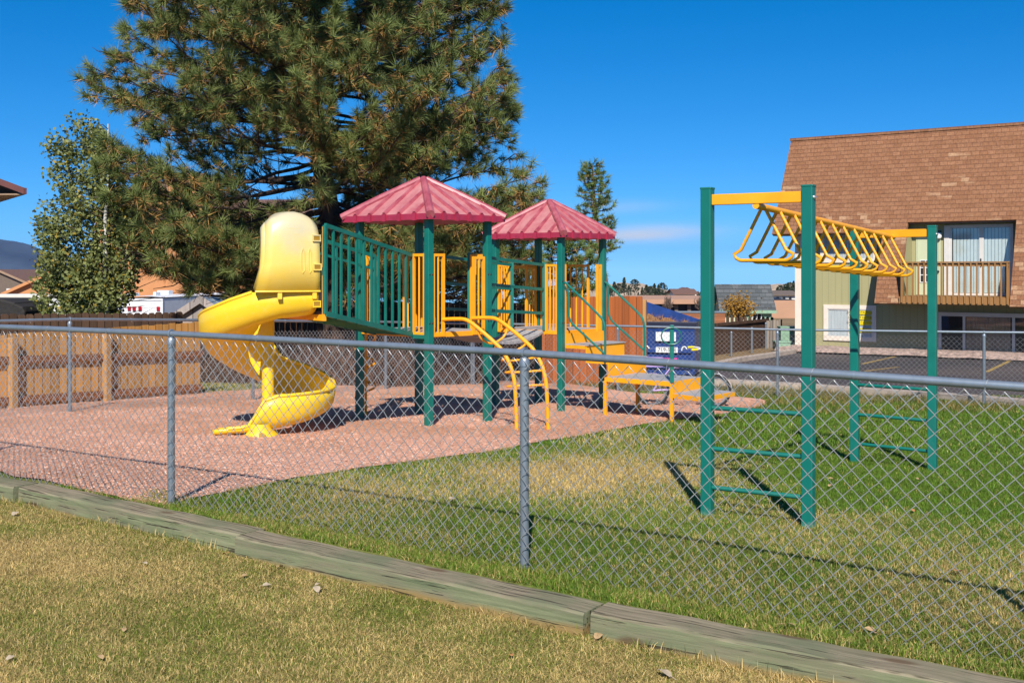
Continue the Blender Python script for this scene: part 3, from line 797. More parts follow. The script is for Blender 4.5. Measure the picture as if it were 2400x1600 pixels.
# ramp up to the slide, from tower one's left front face
P1, P2 = V2(-2.08, 12.35), V2(-2.72, 13.02)
Fa, La = along(T1['F'], T1['L'], .05, .30)[0], along(T1['L'], T1['F'], .05, .3)[0]
Fa = along(T1['F'], T1['L'], .28, .3)[0]; La = along(T1['L'], T1['F'], .28, .3)[0]
RZ = 1.20
def ramp_deck():
    m = MB()
    m.hexa([V2(Fa.x, Fa.y, D1 - .035), V2(La.x, La.y, D1 - .035), V2(P2.x, P2.y, RZ - .035), V2(P1.x, P1.y, RZ - .035),
            V2(Fa.x, Fa.y, D1 + .004), V2(La.x, La.y, D1 + .004), V2(P2.x, P2.y, RZ + .004), V2(P1.x, P1.y, RZ + .004)])
    return m.build('ramp', M['deck_under'], PS)
RP = ramp_deck()
def ramp_rail(a, b, n):
    m = MB(); a0 = V2(a.x, a.y, D1 - .03); b0 = V2(b.x, b.y, RZ - .02)
    m.bar(a0, b0, .05, .055); H = .985
    m.bar(a0 + UP * H, b0 + UP * H, .035, .045)
    if n < 10: m.bar(a0 + UP * (H - .17), b0 + UP * (H - .17), .018, .03)
    for k in range(n + 1):
        q = a0.lerp(b0, k / n); wd = .04 if k in (0, n) else .025
        d = (b - a).normalized()
        m.box(q + UP * H / 2, (wd, wd, H), (d, UP.cross(d), UP))
    m.build('ramp_railing', M['green'], RP)
ramp_rail(Fa, P1, 12); ramp_rail(La, P2, 7)
m = MB()
for k in range(1, 9):
    a = V2(Fa.x, Fa.y, D1 - .045).lerp(V2(P1.x, P1.y, RZ - .045), k / 9); b = V2(La.x, La.y, D1 - .045).lerp(V2(P2.x, P2.y, RZ - .045), k / 9); m.bar(a, b, .03, .03)
m.bar(V2(Fa.x, Fa.y, D1 - .05), T1['F'] + UP * (D1 - .05), .04, .05)
m.build('ramp_bracket', M['green'], RP)

# ------------------------------------------------------------------ spiral slide
SL = None
CC = V2(-2.85, 12.95); RAD = .50
S0 = (P1 + P2) / 2 + V2(-.02, -.02)
def plan(s):
    """centre line: s in [0,1] lead-in from the panel, then degrees of turn"""
    out = []
    N0 = CC + V2(0, -RAD)
    a, b = S0, N0; ta = V2(-.60, -.50) * .55; tb = V2(-1, 0) * .55
    for k in range(9):
        t = k / 8; h00 = 2 * t ** 3 - 3 * t * t + 1; h10 = t ** 3 - 2 * t * t + t; h01 = -2 * t ** 3 + 3 * t * t; h11 = t ** 3 - t * t
        out.append((a * h00 + ta * h10 + b * h01 + tb * h11, -90 + (1 - t) * 40))
    for k in range(1, 37):
        ph = -90 - k * 10; out.append((CC + V2(math.cos(R(ph)), math.sin(R(ph))) * RAD, ph))
    for k in range(1, 7): out.append((N0 + V2(-.075 * k, -.012 * k), -450 - k * 6))
    return out
def tab(x, t):
    xs = [p[0] for p in t]; ys = [p[1] for p in t]; return float(np.interp(-x, [-q for q in xs], ys))
OR = [(-50, 1.46), (-75, 1.45), (-90, 1.42), (-110, 1.335), (-125, 1.265), (-155, 1.165), (-180, 1.06), (-225, 1.0), (-259, .95), (-261, .61), (-270, .58), (-300, .47), (-330, .37), (-360, .295), (-405, .285), (-434, .275), (-442, .22), (-450, .07), (-456, -.035), (-462, -.06), (-486, -.075)]
FL = [(-50, 1.16), (-75, 1.13), (-90, 1.06), (-120, .94), (-150, .82), (-180, .68), (-225, .43), (-270, .22), (-315, .10), (-360, .02), (-405, -.06), (-450, -.115), (-486, -.15)]
def chute():
    pl = plan(0); rows = []; orim = []; irim = []
    for i, (p, ph) in enumerate(pl):
        q0 = pl[max(i - 1, 0)][0]; q1 = pl[min(i + 1, len(pl) - 1)][0]; t = (q1 - q0).normalized()
        o = V2(t.y, -t.x) * -1                       # to the left of travel = the outer side of a right-hand turn
        f = tab(ph, FL); ro = tab(ph, OR)
        lead = max(0, min(1, (ph + 90) / 40)) if i < 9 else 0
        wo = .27 + .14 * lead; wi = .27 + .14 * lead
        ri = lerp(min(ro, f + (.20 if ph > -95 else max(.012, .20 - (-95 - ph) * .012))), ro, lead)
        if ph < -434: ri = min(ri, ro)
        row = []
        hgt = ro - f
        for k in range(15):
            a = math.pi * k / 14                      # outer rim round the floor to the inner rim
            cx, sn = math.cos(a), math.sin(a)
            e = .55
            side = wo if cx > 0 else wi
            x = side * math.copysign(abs(cx) ** e, cx)
            top = ro if cx > 0 else ri
            z = f + (top - f) * (1 - abs(sn) ** .62)
            row.append(p + o * x + UP * z)
        rows.append(row); orim.append(row[0]); irim.append(row[-1])
    m = MB(); m.grid(rows)
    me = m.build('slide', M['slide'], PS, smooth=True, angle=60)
    s = me.modifiers.new('wall', 'SOLIDIFY'); s.thickness = .022; s.offset = 0
    r = MB(); r.tube(orim[8:-2], .021, 8)
    # rounded lip of the exit
    r.tube(rows[-1], .013, 8)
    r.build('slide_rim', M['slide'], me, smooth=True, angle=60)
    return me, rows
SL, srows = chute()
# mounting panel at the ramp end
m = MB(); dv = (P2 - P1).normalized(); nv = V2(-dv.y, dv.x) * -1
if nv.dot(V2(-1, -1)) < 0: nv = -nv
for a, b, z0, z1 in ((-.005, .035, 1.10, 2.15), ((P2 - P1).length - .07, (P2 - P1).length + .0, 1.10, 2.15)):
    p = P1 + dv * a; q = P1 + dv * b
    m.prism([V2(p.x, p.y, z0) - nv * .012, V2(q.x, q.y, z0) - nv * .012, V2(q.x, q.y, z1) - nv * .012, V2(p.x, p.y, z1) - nv * .012], nv * .03)
p = P1 + dv * .036; q = P2 - dv * .071
m.prism([V2(p.x, p.y, 1.1) - nv * .011, V2(q.x, q.y, 1.1) - nv * .011, V2(q.x, q.y, 1.17) - nv * .011, V2(p.x, p.y, 1.17) - nv * .011], nv * .028)
m.build('mounting_panel', M['orange'], SL)
# hood
pl = plan(0)
hpath = [q[0] for q in pl[:8]]
hpath = [hpath[0].lerp(hpath[1], .0)] + hpath[1:]
def hood():
    n = len(hpath); rows = []; A = 25; front = None
    tot = sum((hpath[i + 1] - hpath[i]).length for i in range(n - 1)); s = 0
    for i, p in enumerate(hpath):
        t = (hpath[min(i + 1, n - 1)] - hpath[max(i - 1, 0)]).normalized(); o = V2(-t.y, t.x)
        if i: s += (hpath[i] - hpath[i - 1]).length
        u = s / tot
        top = lerp(2.235, 2.20, u) + .105 * math.sin(math.pi * min(1, u * 1.02)) ** .8
        w = lerp(.455, .375, u) - .02 * math.sin(math.pi * u)
        row = []
        for k in range(A):
            a = math.pi * k / (A - 1); c, sn = math.cos(a), math.sin(a)
            x = w * math.copysign(abs(c) ** .34, c)
            z = 1.425 + (top - 1.425) * abs(sn) ** .50
            # the lower front edge flares forward
            fl = (u ** 3) * .10 * max(0, 1 - (z - 1.425) / .45) ** 2
            row.append(p + o * x + t * fl + UP * z)
        rows.append(row)
    m = MB(); m.grid(rows)
    # front plate with its oval porthole
    last = rows[-1]; t = (hpath[-1] - hpath[-2]).normalized(); o = V2(-t.y, t.x); c = hpath[-1] + t * .03
    ring0 = [v for v in last]
    inner = []
    for k in range(A):
        a = math.pi * (k / (A - 1)) * 1.0
        inner.append(c + o * (.235 * math.cos(a)) + UP * (1.56 + .42 * math.sin(a) ** .8) + t * .012)
    mid = [ring0[k].lerp(inner[k], .25) + t * .03 for k in range(A)]
    m.grid([ring0, mid, inner])
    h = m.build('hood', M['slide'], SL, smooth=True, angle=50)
    s_ = h.modifiers.new('wall', 'SOLIDIFY'); s_.thickness = .024; s_.offset = -1
    return rows
hrows = hood()
# hood hem lip and bolted tabs, bolt pockets, picket embossing on the near flank
m = MB(); m.tube([r[0] + V2(0, 0, .006) for r in hrows], .010, 8); m.build('hood_hem', M['slide'], SL, smooth=True)
def flank(u, z):
    n = len(hrows); f = u * (n - 1); i = min(int(f), n - 2); t = f - i
    def onrow(row):
        for k in range(len(row) // 2):
            if row[k].z <= z <= row[k + 1].z:
                q = (z - row[k].z) / max(1e-6, row[k + 1].z - row[k].z); return row[k].lerp(row[k + 1], q)
        return row[0]
    a, b = onrow(hrows[i]), onrow(hrows[i + 1]); p = a.lerp(b, t)
    d = (b - a); d.z = 0; d.normalize(); nn = V2(d.y, -d.x)
    if nn.y > 0: nn = -nn
    return p, d, nn
def pocket(q, d, nn):
    k = MB(); k.box(q + nn * .004, (.066, .03, .05), (d, nn, UP)); k.mi = 1
    k.box(q + UP * .031 + nn * .008, (.090, .036, .013), (d, nn, UP)); k.box(q - UP * .031 + nn * .008, (.090, .036, .013), (d, nn, UP))
    k.box(q + d * .040 + nn * .007, (.010, .034, .049), (d, nn, UP)); k.box(q - d * .040 + nn * .007, (.010, .034, .049), (d, nn, UP))
    k.build('bolt_pocket', [M['slide_dark'], M['slide']], SL)
for z in (2.02, 1.70): pocket(*flank(.08, z))
p, d, nn = flank(.08, 1.45); pocket(p - UP * .16 - nn * .035, d, nn)
for u in (.14, .72):
    p, d, nn = flank(u, 1.44); k = MB(); k.box(p - UP * .05 - nn * .02, (.05, .035, .09), (d, nn, UP)); k.build('hood_tab', M['slide'], SL, bevel=.006)
em = MB()
for u0 in (.22, .36):
    pts = [(u0, 1.66), (u0, 1.86), (u0 + .03, 1.905), (u0 + .06, 1.86), (u0 + .06, 1.66), (u0 + .03, 1.63)]
    em.tube([flank(*q)[0] + flank(*q)[2] * .001 for q in pts], .0085, 6, closed=True)
em.build('picket_emblem', M['slide'], SL, smooth=True)
# column, a core added to hide the chute's sunlit inner edge, and foot
m = MB(); m.lathe((CC.x, CC.y, 0), [(.07, gz(CC.x, CC.y) - .05), (.07, 1.12)], 20); m.lathe((CC.x - .10, CC.y + .02, 0), [(.04, .60), (.10, .66), (.15, .78), (.17, .92), (.17, 1.12)], 22); m.build('column_and_added_core', M['slide'], SL, smooth=True)
m = MB(); fx, fy = -2.78, 12.18; g0 = gz(fx, fy) - .02
m.grid([[V2(fx + x * k, fy + y * k2, z) for x, y in [(-.19, -.02), (-.10, -.09), (.10, -.09), (.20, -.02), (.2, .2), (-.19, .2)]] for k, k2, z in ((1, 1, g0), (.86, .9, g0 + .03), (.55, .8, g0 + .10), (.5, .7, -.02))], closed=True)
m.build('foot', M['slide'], SL, smooth=True, angle=60)
m = MB(); m.lathe((fx + .06, fy - .095, g0 + .045), [(.035, -.02), (.035, .024), (0, .026)], 12, Vector((0, -1, .35))); m.build('foot_hole', M['slide_dark'], SL)

# ------------------------------------------------------------------ arch climber
AC = MB()
prof = [(0, 1.05), (.18, 1.06), (.34, 1.045), (.54, .915), (.70, .79), (.81, .69), (.907, .53), (.965, .34), (.985, .12), (1, -.30)]
lp = [V2(-.862 + .92 * t, 13.84 - .50 * t, z) for t, z in prof]; rp = [V2(-.508 + .95 * t, 14.195 - .68 * t, z) for t, z in prof]
Lp, Rp = smoothpath(lp, 5), smoothpath(rp, 5)
AC.tube(Lp, .025, 10); AC.tube(Rp, .025, 10)
ac = AC.build('arch_climber', M['orange'], PS, smooth=True)
def on(path, f):
    k = f * (len(path) - 1); i = min(int(k), len(path) - 2); return path[i].lerp(path[i + 1], k - i)
for f, sag, back in ((.30, .20, .02), (.47, .12, .10), (.62, .05, .20), (.72, .03, .24), (.82, .02, .26)):
    a, b = on(Lp, f), on(Rp, f); bk = (lp[0] - lp[-1]); bk.z = 0; bk.normalize()
    pts = [a, a.lerp(b, .12) + bk * back * .6 - UP * sag * .62, a.lerp(b, .5) + bk * back - UP * sag, a.lerp(b, .88) + bk * back * .6 - UP * sag * .62, b]
    m = MB(); m.tube(smoothpath(pts, 6), .014, 8); m.build('rung', M['orange'], ac, smooth=True)

# ------------------------------------------------------------------ sagging bridge between the towers
a0, b0 = V2(-.56, 14.60, D1), V2(-1.04, 15.03, D1)
a1, b1 = V2(.47, 16.30, D2), V2(.0, 16.68, D2)
m = MB(); n = 12; rows = []
for k in range(n + 1):
    t = k / n; dz = -.17 * math.sin(math.pi * t) ** .8
    rows.append([a0.lerp(a1, t) + UP * dz, b0.lerp(b1, t) + UP * dz])
for k in range(n):
    (p, q), (r_, s_) = rows[k], rows[k + 1]; g = .08
    p2, r2, q2, s2 = p.lerp(r_, g), p.lerp(r_, 1 - g), q.lerp(s_, g), q.lerp(s_, 1 - g)
    m.hexa([v - UP * .035 for v in (p2, r2, s2, q2)] + [p2, r2, s2, q2])
br = m.build('bridge', M['deck'], PS)
m = MB()
for k in range(n):
    (p, q), (r_, s_) = rows[k], rows[k + 1]
    for u in (.2, .5, .8): m.lathe(p.lerp(q, u).lerp(r_.lerp(s_, u), .5) + UP * .0005, [(.012, 0), (.012, .0015), (0, .0016)], 6)
m.build('deck_hole', M['dark'], br)
for A, B in ((a0, a1), (b0, b1)):
    m = MB()
    A2, B2 = A, B
    for z in (.97, .61, .26):
        m.bar(A2 + UP * z, B2 + UP * (z - .01), .02, .042)
    for P_ in (A2, B2): m.box(P_ + UP * .5, (.05, .05, 1.0))
    m.build('bridge_railing', M['green'], br)
# lower seat panel hung under the bridge mouth
m = MB(); q = [at(1150, 803, 15.0), at(1208, 783, 16.1), at(1266, 785, 16.0), at(1192, 817, 14.9)]
# two loop climbers
# ------------------------------------------------------------------ transfer steps on tower two
o2 = V2(.77, -.64).normalized(); s2 = (T2['R'] - T2['F']).normalized(); W = (T2['R'] - T2['F']).length
ST = None
def sp(t, s, z): return T2['F'] + o2 * t + s2 * s + UP * z
def block(m, t0, t1, s0, s1, z0, z1): m.hexa([sp(t0, s0, z0), sp(t1, s0, z0), sp(t1, s1, z0), sp(t0, s1, z0), sp(t0, s0, z1), sp(t1, s0, z1), sp(t1, s1, z1), sp(t0, s1, z1)])
steps = [(.05, .42, D2 - .03, .585), (.42, .80, .585, .39), (.80, 1.0, .39, .175)]
m = MB()
for t0, t1, zu, zd in steps: block(m, t0 - .012, t0 + .012, .05, W - .05, zd - .05, zu - .004)
for t0, t1, zu, zd in steps[:2]: 
    for s0 in (.03, W - .055): block(m, t0 + .013, t1 - .013, s0, s0 + .025, zd - .05, zd - .004)
ST = m.build('stairs', M['orange'], PS)
m = MB()
for t0, t1, zu, zd in steps[:2]: block(m, t0 + .014, t1 + .03, .035, W - .035, zd - .003, zd + .012)
m.build('tread', M['deck'], ST)
# transfer platform and seat
pf = [V2(1.305, 15.50), V2(2.14, 14.85), V2(2.66, 15.50), V2(1.83, 16.15)]
def slab(poly, z, th, mat, name, par):
    c = sum(poly, V2(0, 0)) / 4; q = [c + (p - c) * .965 for p in poly]
    m = MB(); m.hexa([V2(p.x, p.y, z - .004) for p in q] + [V2(p.x, p.y, z + .006) for p in q]); t = m.build(name, M['deck'], par)
    f = MB()
    for i in range(4):
        a, b = poly[i], poly[(i + 1) % 4]; f.bar(V2(a.x, a.y, z - th / 2), V2(b.x, b.y, z - th / 2), .03, th)
    f.build('frame', M['orange'], t); return t
TPL = slab(pf, .17, .06, 'deck', 'transfer_platform', PS)
se = [V2(2.14, 14.85), V2(2.47, 14.42), V2(3.02, 15.08), V2(2.66, 15.50)]
SE = slab(se, .012, .055, 'deck', 'transfer_seat', PS)
m = MB(); a, b = pf[1], pf[2]; t_ = (b - a).normalized(); nn = V2(t_.y, -t_.x)
m.prism([V2(a.x, a.y, .0) + nn * .004, V2(b.x, b.y, .0) + nn * .004, V2(b.x, b.y, .118) + nn * .004, V2(a.x, a.y, .118) + nn * .004], nn * .012)
m.build('riser', M['orange'], SE)
for p, zt in ((pf[0], .12), (pf[1], .14), (pf[3], .12), (pf[2], .12)):
    p = V2(p.x, p.y) * 1
    m = MB(); m.box((p.x, p.y + .0, (gz(p.x, p.y) - .05 + zt) / 2), (.045, .045, zt - gz(p.x, p.y) + .05), (s2, UP.cross(s2), UP)); m.build('leg', M['orange'], TPL, bevel=.004)
# handrails
for base, hh in ((T2['F'] + s2 * .02, 0), (T2['R'] - s2 * .02, 0)):
    def hp(t, z): return base + o2 * t + UP * z
    z0 = D2
    top = [hp(.05, z0 + .70), hp(.10, z0 + .68), hp(.40, z0 + .45), hp(.66, z0 + .245), hp(.74, z0 + .15), hp(.765, z0 + .0), hp(.765, .38 - .02)]
    low = [hp(.10, z0 + .675), hp(.115, z0 + .52), hp(.115, z0 + .30), hp(.145, z0 + .18), hp(.22, z0 + .09), hp(.5, z0 - .11), hp(.762, z0 - .30)]
    m = MB(); m.tube(smoothpath(top, 5), .017, 8); m.tube(smoothpath(low, 5), .015, 8); m.build('handrail', M['green'], ST, smooth=True)
# post with a ring handle
p = V2(2.14, 14.85)
m = MB(); m.box((p.x, p.y, .545), (.052, .052, .77)); rp_ = m.build('ring_post', M['green'], PS, bevel=.004)
m = MB(); c = V2(p.x - .012, p.y - .04, .785); m.tube([c + V2(math.cos(a), .25 * math.sin(a) * 0, 0) * .135 + UP * math.sin(a) * .112 for a in [2 * math.pi * k / 28 for k in range(28)]], .009, 8, closed=True)
m.build('ring_handle', M['green'], rp_, smooth=True)
# bubble climber on the shaded side of tower one (yellow loops on a pole)
m = MB(); q = T1['L'] + V2(.03, .38); m.tube([V2(q.x, q.y, gz(q.x, q.y)), V2(q.x, q.y, 1.85)], .017, 8)
lc = m.build('loop_climber', M['orange'], PS, smooth=True)
for k in range(9):
    z = -.12 + k * .16; s = 1 if k % 2 else -1
    m = MB(); m.tube(smoothpath([q + UP * z, q + V2(.11 * s, -.02, z + .05), q + V2(.13 * s, -.03, z + .10), q + V2(.05 * s, -.01, z + .13), q + UP * (z + .13)], 4), .014, 7)
    m.build('loop', M['orange'], lc, smooth=True)

# ================================================================== monkey bars
MBR = thing('monkey_bars', 'tall green monkey bars with a yellow overhead rail of hanging triangles on the lawn', 'monkey bars', (1.392, 7.90, gz(1.39, 7.9)))
FLp, FRp, RRp, RLp = V2(1.392, 7.90), V2(2.010, 7.522), V2(3.99, 10.53), V2(3.408, 11.03)
ld = ((RRp - FRp) + (RLp - FLp)).normalized()
tops = {}
for p, zt in ((FLp, 2.245), (FRp, 2.235), (RRp, 2.08), (RLp, 2.09)):
    g0 = gz(p.x, p.y); m = MB(); m.box((p.x, p.y, (zt + g0 - .1) / 2), (.079, .079, zt - g0 + .1), (ld, UP.cross(ld), UP))
    po = m.build('post', M['green_worn'] if p.y < 9 else M['green'], MBR, bevel=.007)
    b = MB(); b.box((p.x, p.y, zt + .002), (.084, .084, .016), (ld, UP.cross(ld), UP)); b.build('post_cap', M['green'], po, bevel=.005)
    b = MB(); sd_ = (FRp - FLp).normalized()
    b.lathe(V2(p.x, p.y, zt - .075) + UP.cross(ld) * -.0395, [(.016, -.004), (.016, .006), (.009, .014), (0, .015)], 10, -UP.cross(ld)); b.build('bolt', M['chrome'], po)
for a, b, z in ((FLp, FRp, 2.165), (RLp, RRp, 2.02)):
    t_ = (b - a).normalized() * .04
    m = MB(); m.bar(V2(a.x, a.y, z) + t_, V2(b.x, b.y, z) + t_ * -1, .05, .075); m.build('crossbeam', M['orange'], MBR, bevel=.004)
fc, rc = (FLp + FRp) / 2 + UP * 2.115, (RLp + RRp) / 2 + UP * 1.985
m = MB(); m.tube([fc - ld * .02, rc + ld * .02], .024, 12); m.build('overhead_rail', M['orange'], MBR, smooth=True)
cr = (FRp - FLp).normalized()
for k in range(12):
    c = fc.lerp(rc, .035 + .93 * k / 11) - UP * .01; hw, dp = .213, .365
    def tp(x, z): return c + cr * x + UP * z
    r0 = .045
    pts = [tp(-.014, 0), tp(-hw + .05, -dp + .075)] + [tp(-hw + .055 + .06 * math.cos(a), -dp + .06 + .06 * math.sin(a)) for a in (R(195), R(225), R(255), R(270))]
    pts += [tp(hw - .055 + .06 * math.cos(a), -dp + .06 + .06 * math.sin(a)) for a in (R(270), R(285), R(315), R(345))] + [tp(hw - .05, -dp + .075), tp(.014, 0)]
    m = MB(); m.tube(pts, .0125, 8); m.build('hanging_triangle', M['orange'], MBR, smooth=True, angle=60)
for a, b, zs in ((FLp, FRp, (.69, .40, .125)), (RLp, RRp, (.53, .235, -.055))):
    for z in zs:
        m = MB(); m.tube([V2(a.x, a.y, z), V2(b.x, b.y, z)], .0165, 10); m.build('ladder_rung', M['green'], MBR, smooth=True)
# ================================================================== apartment building
BO = V2(8.72, 34.0); BANG = math.atan2(-.581, .814)
zb = gz(9.5, 33.5) + .02
BL = thing('apartment_building', 'olive green apartment block with a steep brown shingled roof and a wooden balcony', 'building', (BO.x, BO.y, 0), BANG, local=True)
def bmm(m, s0, s1, o0, o1, z0, z1): return m.mm(s0, s1, -o1, -o0, z0, z1)     # s along the front, o out of the wall
END = 17.0
m = MB(); bmm(m, 0, END, -9, 0, zb - .4, 3.6); bmm(m, 0, END, -9, -.62, 3.6, 5.6)
m.build('wall', M['siding'], BL)
m = MB(); bmm(m, -.02, .20, .003, .03, zb - .1, 2.75); m.build('corner_trim', M['cream'], BL)
m = MB(); bmm(m, -.035, -.003, -.22, .032, zb - .1, 2.75); m.build('corner_trim', M['cream'], BL)
# mansard: slope o(z)
def mo(z): return .6 - (z - 2.75) * .373
def mans(m, s0, s1, z0, z1, th=.09, k0=0.0):
    a = [(s0, mo(z0), z0), (s1, mo(z0), z0), (s1, mo(z1), z1), (s0 + k0, mo(z1), z1)]
    P = [Vector((s, -o, z)) for s, o, z in a]; nrm = Vector((0, -1, .373)).normalized() * th
    m.prism(P, -nrm)
r = MB(); mans(r, -.535, END, 3.02, 5.68, k0=.165); mans(r, -.55, 3.48, 2.75, 3.02, k0=.015); mans(r, 6.35, END, 2.75, 3.02)
mans(r, 2.80, 3.48, .73, 2.75); mans(r, 6.35, 8.8, .70, 2.75)
RF = r.build('roof', M['shingle'], BL)
m = MB(); bmm(m, -.40, END, -9.2, mo(5.68) + .03, 5.68, 5.76); m.build('ridge_cap', M['shingle'], RF)
m = MB()
for s0, s1 in ((-.55, 2.8), (3.48, 6.35), (8.8, END)): bmm(m, s0, s1, 0.002, mo(2.75 if s0 != 3.48 else 3.02) - .1, (2.70 if s0 != 3.48 else 2.97), (2.745 if s0 != 3.48 else 3.015))
m.build('soffit', M['bronze'], RF)
m = MB(); P = [Vector((-.53, -mo(2.75) + .09, 2.76)), Vector((-.53, .4, 2.76)), Vector((-.36, 1.2, 5.67)), Vector((-.36, -mo(5.68) + .09, 5.67))]; m.prism(P, (.06, 0, 0)); m.build('gable_board', M['shingle'], RF)
for s0, s1, name in ((2.82, 3.46, 'bay'), (6.37, 8.78, 'bay')):
    m = MB()
    for s in (s0, s1 - .04):
        m.prism([Vector((s, -.002, .74)), Vector((s, -mo(.74) + .1, .74)), Vector((s, -mo(2.74) + .1, 2.74)), Vector((s, -.002, 2.74))], (.04, 0, 0))
    bmm(m, s0, s1, .002, mo(.73) - .1, .70, .735)
    m.build('bay_side', M['siding'], BL)
def window(s0, s1, z0, z1, trim=.11, back='curtain', mull=(), off=.0, name='window', fr='cream', par=None):
    f = MB()
    bmm(f, s0 - trim, s1 + trim, .004, .045, z1, z1 + trim); bmm(f, s0 - trim, s1 + trim, .004, .045, z0 - trim, z0)
    bmm(f, s0 - trim, s0, .004, .045, z0, z1); bmm(f, s1, s1 + trim, .004, .045, z0, z1)
    w_ = f.build(name, M[fr], BL)
    g = MB(); bmm(g, s0 + .001, s1 - .001, .022, .026, z0 + .001, z1 - .001); g.build('pane', M['glass'], w_)
    c = MB(); n = int((s1 - s0) / .045)
    rows = [[Vector((s0 + (s1 - s0) * k / n, -.010 - .004 * (k % 2), z)) for k in range(n + 1)] for z in (z0, z1)]
    c.grid(rows); c.build('curtain', M[back], w_)
    if mull:
        k = MB()
        for a in mull: bmm(k, a - .02, a + .02, .028, .036, z0, z1)
        bmm(k, s0, s1, .028, .034, z0, z0 + .03); bmm(k, s0, s1, .028, .034, z1 - .03, z1); bmm(k, s0, s0 + .03, .028, .035, z0 + .03, z1 - .03); bmm(k, s1 - .03, s1, .028, .035, z0 + .03, z1 - .03)
        k.build('sash', M['frame'], w_)
    return w_
W1 = window(.86, 2.36, 1.98, 2.70, trim=.10, back='curtain', mull=(1.6,))
W2 = window(.98, 2.32, -.33, .50, trim=.12, back='curtain', mull=(1.62,))
# upper recess: door, sliding door
k = MB(); bmm(k, 4.36, 4.50, .004, .06, .95, 2.92); bmm(k, 4.50, 6.18, .004, .05, 2.84, 2.93); bmm(k, 6.10, 6.18, .004, .05, .95, 2.84); bmm(k, 4.50, 6.10, .004, .05, .95, 1.02)
bmm(k, 4.50, 4.57, .004, .045, 1.02, 2.84); bmm(k, 5.30, 5.42, .004, .05, 1.02, 2.84)
SD = k.build('sliding_door', M['frame'], BL)
k = MB(); bmm(k, 4.57, 5.30, .026, .03, 1.02, 2.84); bmm(k, 5.42, 6.10, .026, .03, 1.02, 2.84); k.build('pane', M['glass'], SD)
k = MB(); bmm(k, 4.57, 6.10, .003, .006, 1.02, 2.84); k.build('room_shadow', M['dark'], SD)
k = MB(); s = 4.60
while s < 6.08:
    if not 5.26 < s < 5.42: k.prism([Vector((s, -.010, 1.03)), Vector((s + .083, -.019, 1.03)), Vector((s + .083, -.019, 2.83)), Vector((s, -.010, 2.83))], (0, .002, 0))
    s += .092
k.build('vertical_blind', M['blind'], SD)
k = MB(); bmm(k, 5.33, 5.36, .052, .07, 1.75, 1.98); k.build('handle', M['bolt'], SD)
k = MB(); bmm(k, 3.58, 4.26, .004, .03, .95, 2.80); DR = k.build('balcony_door', M['siding_pale'], BL)
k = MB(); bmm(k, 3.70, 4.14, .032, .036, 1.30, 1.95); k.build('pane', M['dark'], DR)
k = MB()
for s in (3.70, 3.85, 3.99, 4.13): bmm(k, s - .012, s + .012, .037, .046, 1.30, 1.95)
for z in (1.31, 1.52, 1.73, 1.94): bmm(k, 3.70, 4.14, .037, .047, z - .012, z + .012)
k.build('muntin', M['white'], DR)
k = MB(); k.lathe(Vector((4.20, -.03, 1.62)), [(.03, 0), (.03, .05), (0, .055)], 10, Vector((0, -1, 0))); k.build('handle', M['bolt'], DR)
k = MB(); k.lathe(Vector((4.22, -.10, 2.54)), [(.001, 0), (.07, .02), (.10, .09), (.085, .16), (.04, .19)], 16); LG = k.build('wall_light', M['globe'], BL, smooth=True)
k = MB(); bmm(k, 4.17, 4.27, .003, .10, 2.73, 2.78); k.build('bracket', M['bolt'], LG)
# balcony
k = MB(); bmm(k, 3.50, 6.33, .01, 1.34, .90, .94)
for s in np.arange(3.6, 6.3, .38): bmm(k, s, s + .045, .02, 1.30, .75, .897)
BA = k.build('balcony', M['balcony'], BL)
k = MB(); bmm(k, 3.49, 6.34, 1.345, 1.385, .73, .93); k.build('rim_joist', M['balcony'], BA)
k = MB(); bmm(k, 3.49, 6.34, 1.34, 1.38, 1.76, 1.85); bmm(k, 3.48, 6.35, 1.30, 1.43, 1.853, 1.89)
for s in (3.50, 6.25): bmm(k, s, s + .085, 1.25, 1.335, .945, 1.85)
for s in np.arange(3.55, 6.33, .152): bmm(k, s, s + .038, 1.387, 1.425, .76, 1.85)
k.build('railing', M['balcony'], BA)
# lower sliding door in the shade
k = MB(); bmm(k, 4.20, 8.6, .004, .05, .36, .47); bmm(k, 4.20, 4.28, .004, .045, zb, .36)
for s in (4.86, 6.15, 8.52): bmm(k, s, s + .07, .004, .045, zb, .36)
LD = k.build('sliding_door', M['frame'], BL)
LD['label'] = 'lower glass sliding door with brown curtains in the shade'
k = MB()
for a, b in ((4.28, 4.86), (4.93, 6.15), (6.22, 8.52)): bmm(k, a, b, .030, .034, zb, .36)
k.build('pane', M['glass'], LD)
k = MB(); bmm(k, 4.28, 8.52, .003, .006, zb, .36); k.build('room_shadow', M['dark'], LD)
k = MB(); n = 40; k.grid([[Vector((4.95 + 1.15 * i / n, -.012 - .008 * (i % 2), z)) for i in range(n + 1)] for z in (zb, .35)]); k.build('curtain', M['brown_curtain'], LD)
# caution tape across the lower window
TP = thing('caution_tape', 'yellow caution tape with black lettering stuck across the lower window of the green building', 'tape', (BO.x, BO.y, 0), BANG, local=True)
for z, tx, hgt in ((.40, 'CAUTION CAUTION', .11), (.25, 'DO NOT ENTER', .12), (.10, 'CAUTION CAUTION', .12), (-.12, 'DO NOT ENTER', .13)):
    k = MB(); bmm(k, 1.64, 2.30, .038, .040, z - hgt / 2, z + hgt / 2); st = k.build('strip', M['tape'], TP)
    text(tx, 'lettering', .085 if len(tx) > 13 else .095, M['ink'], st, (1.97, -.0415, z), (R(90), 0, 0), extrude=.0005)
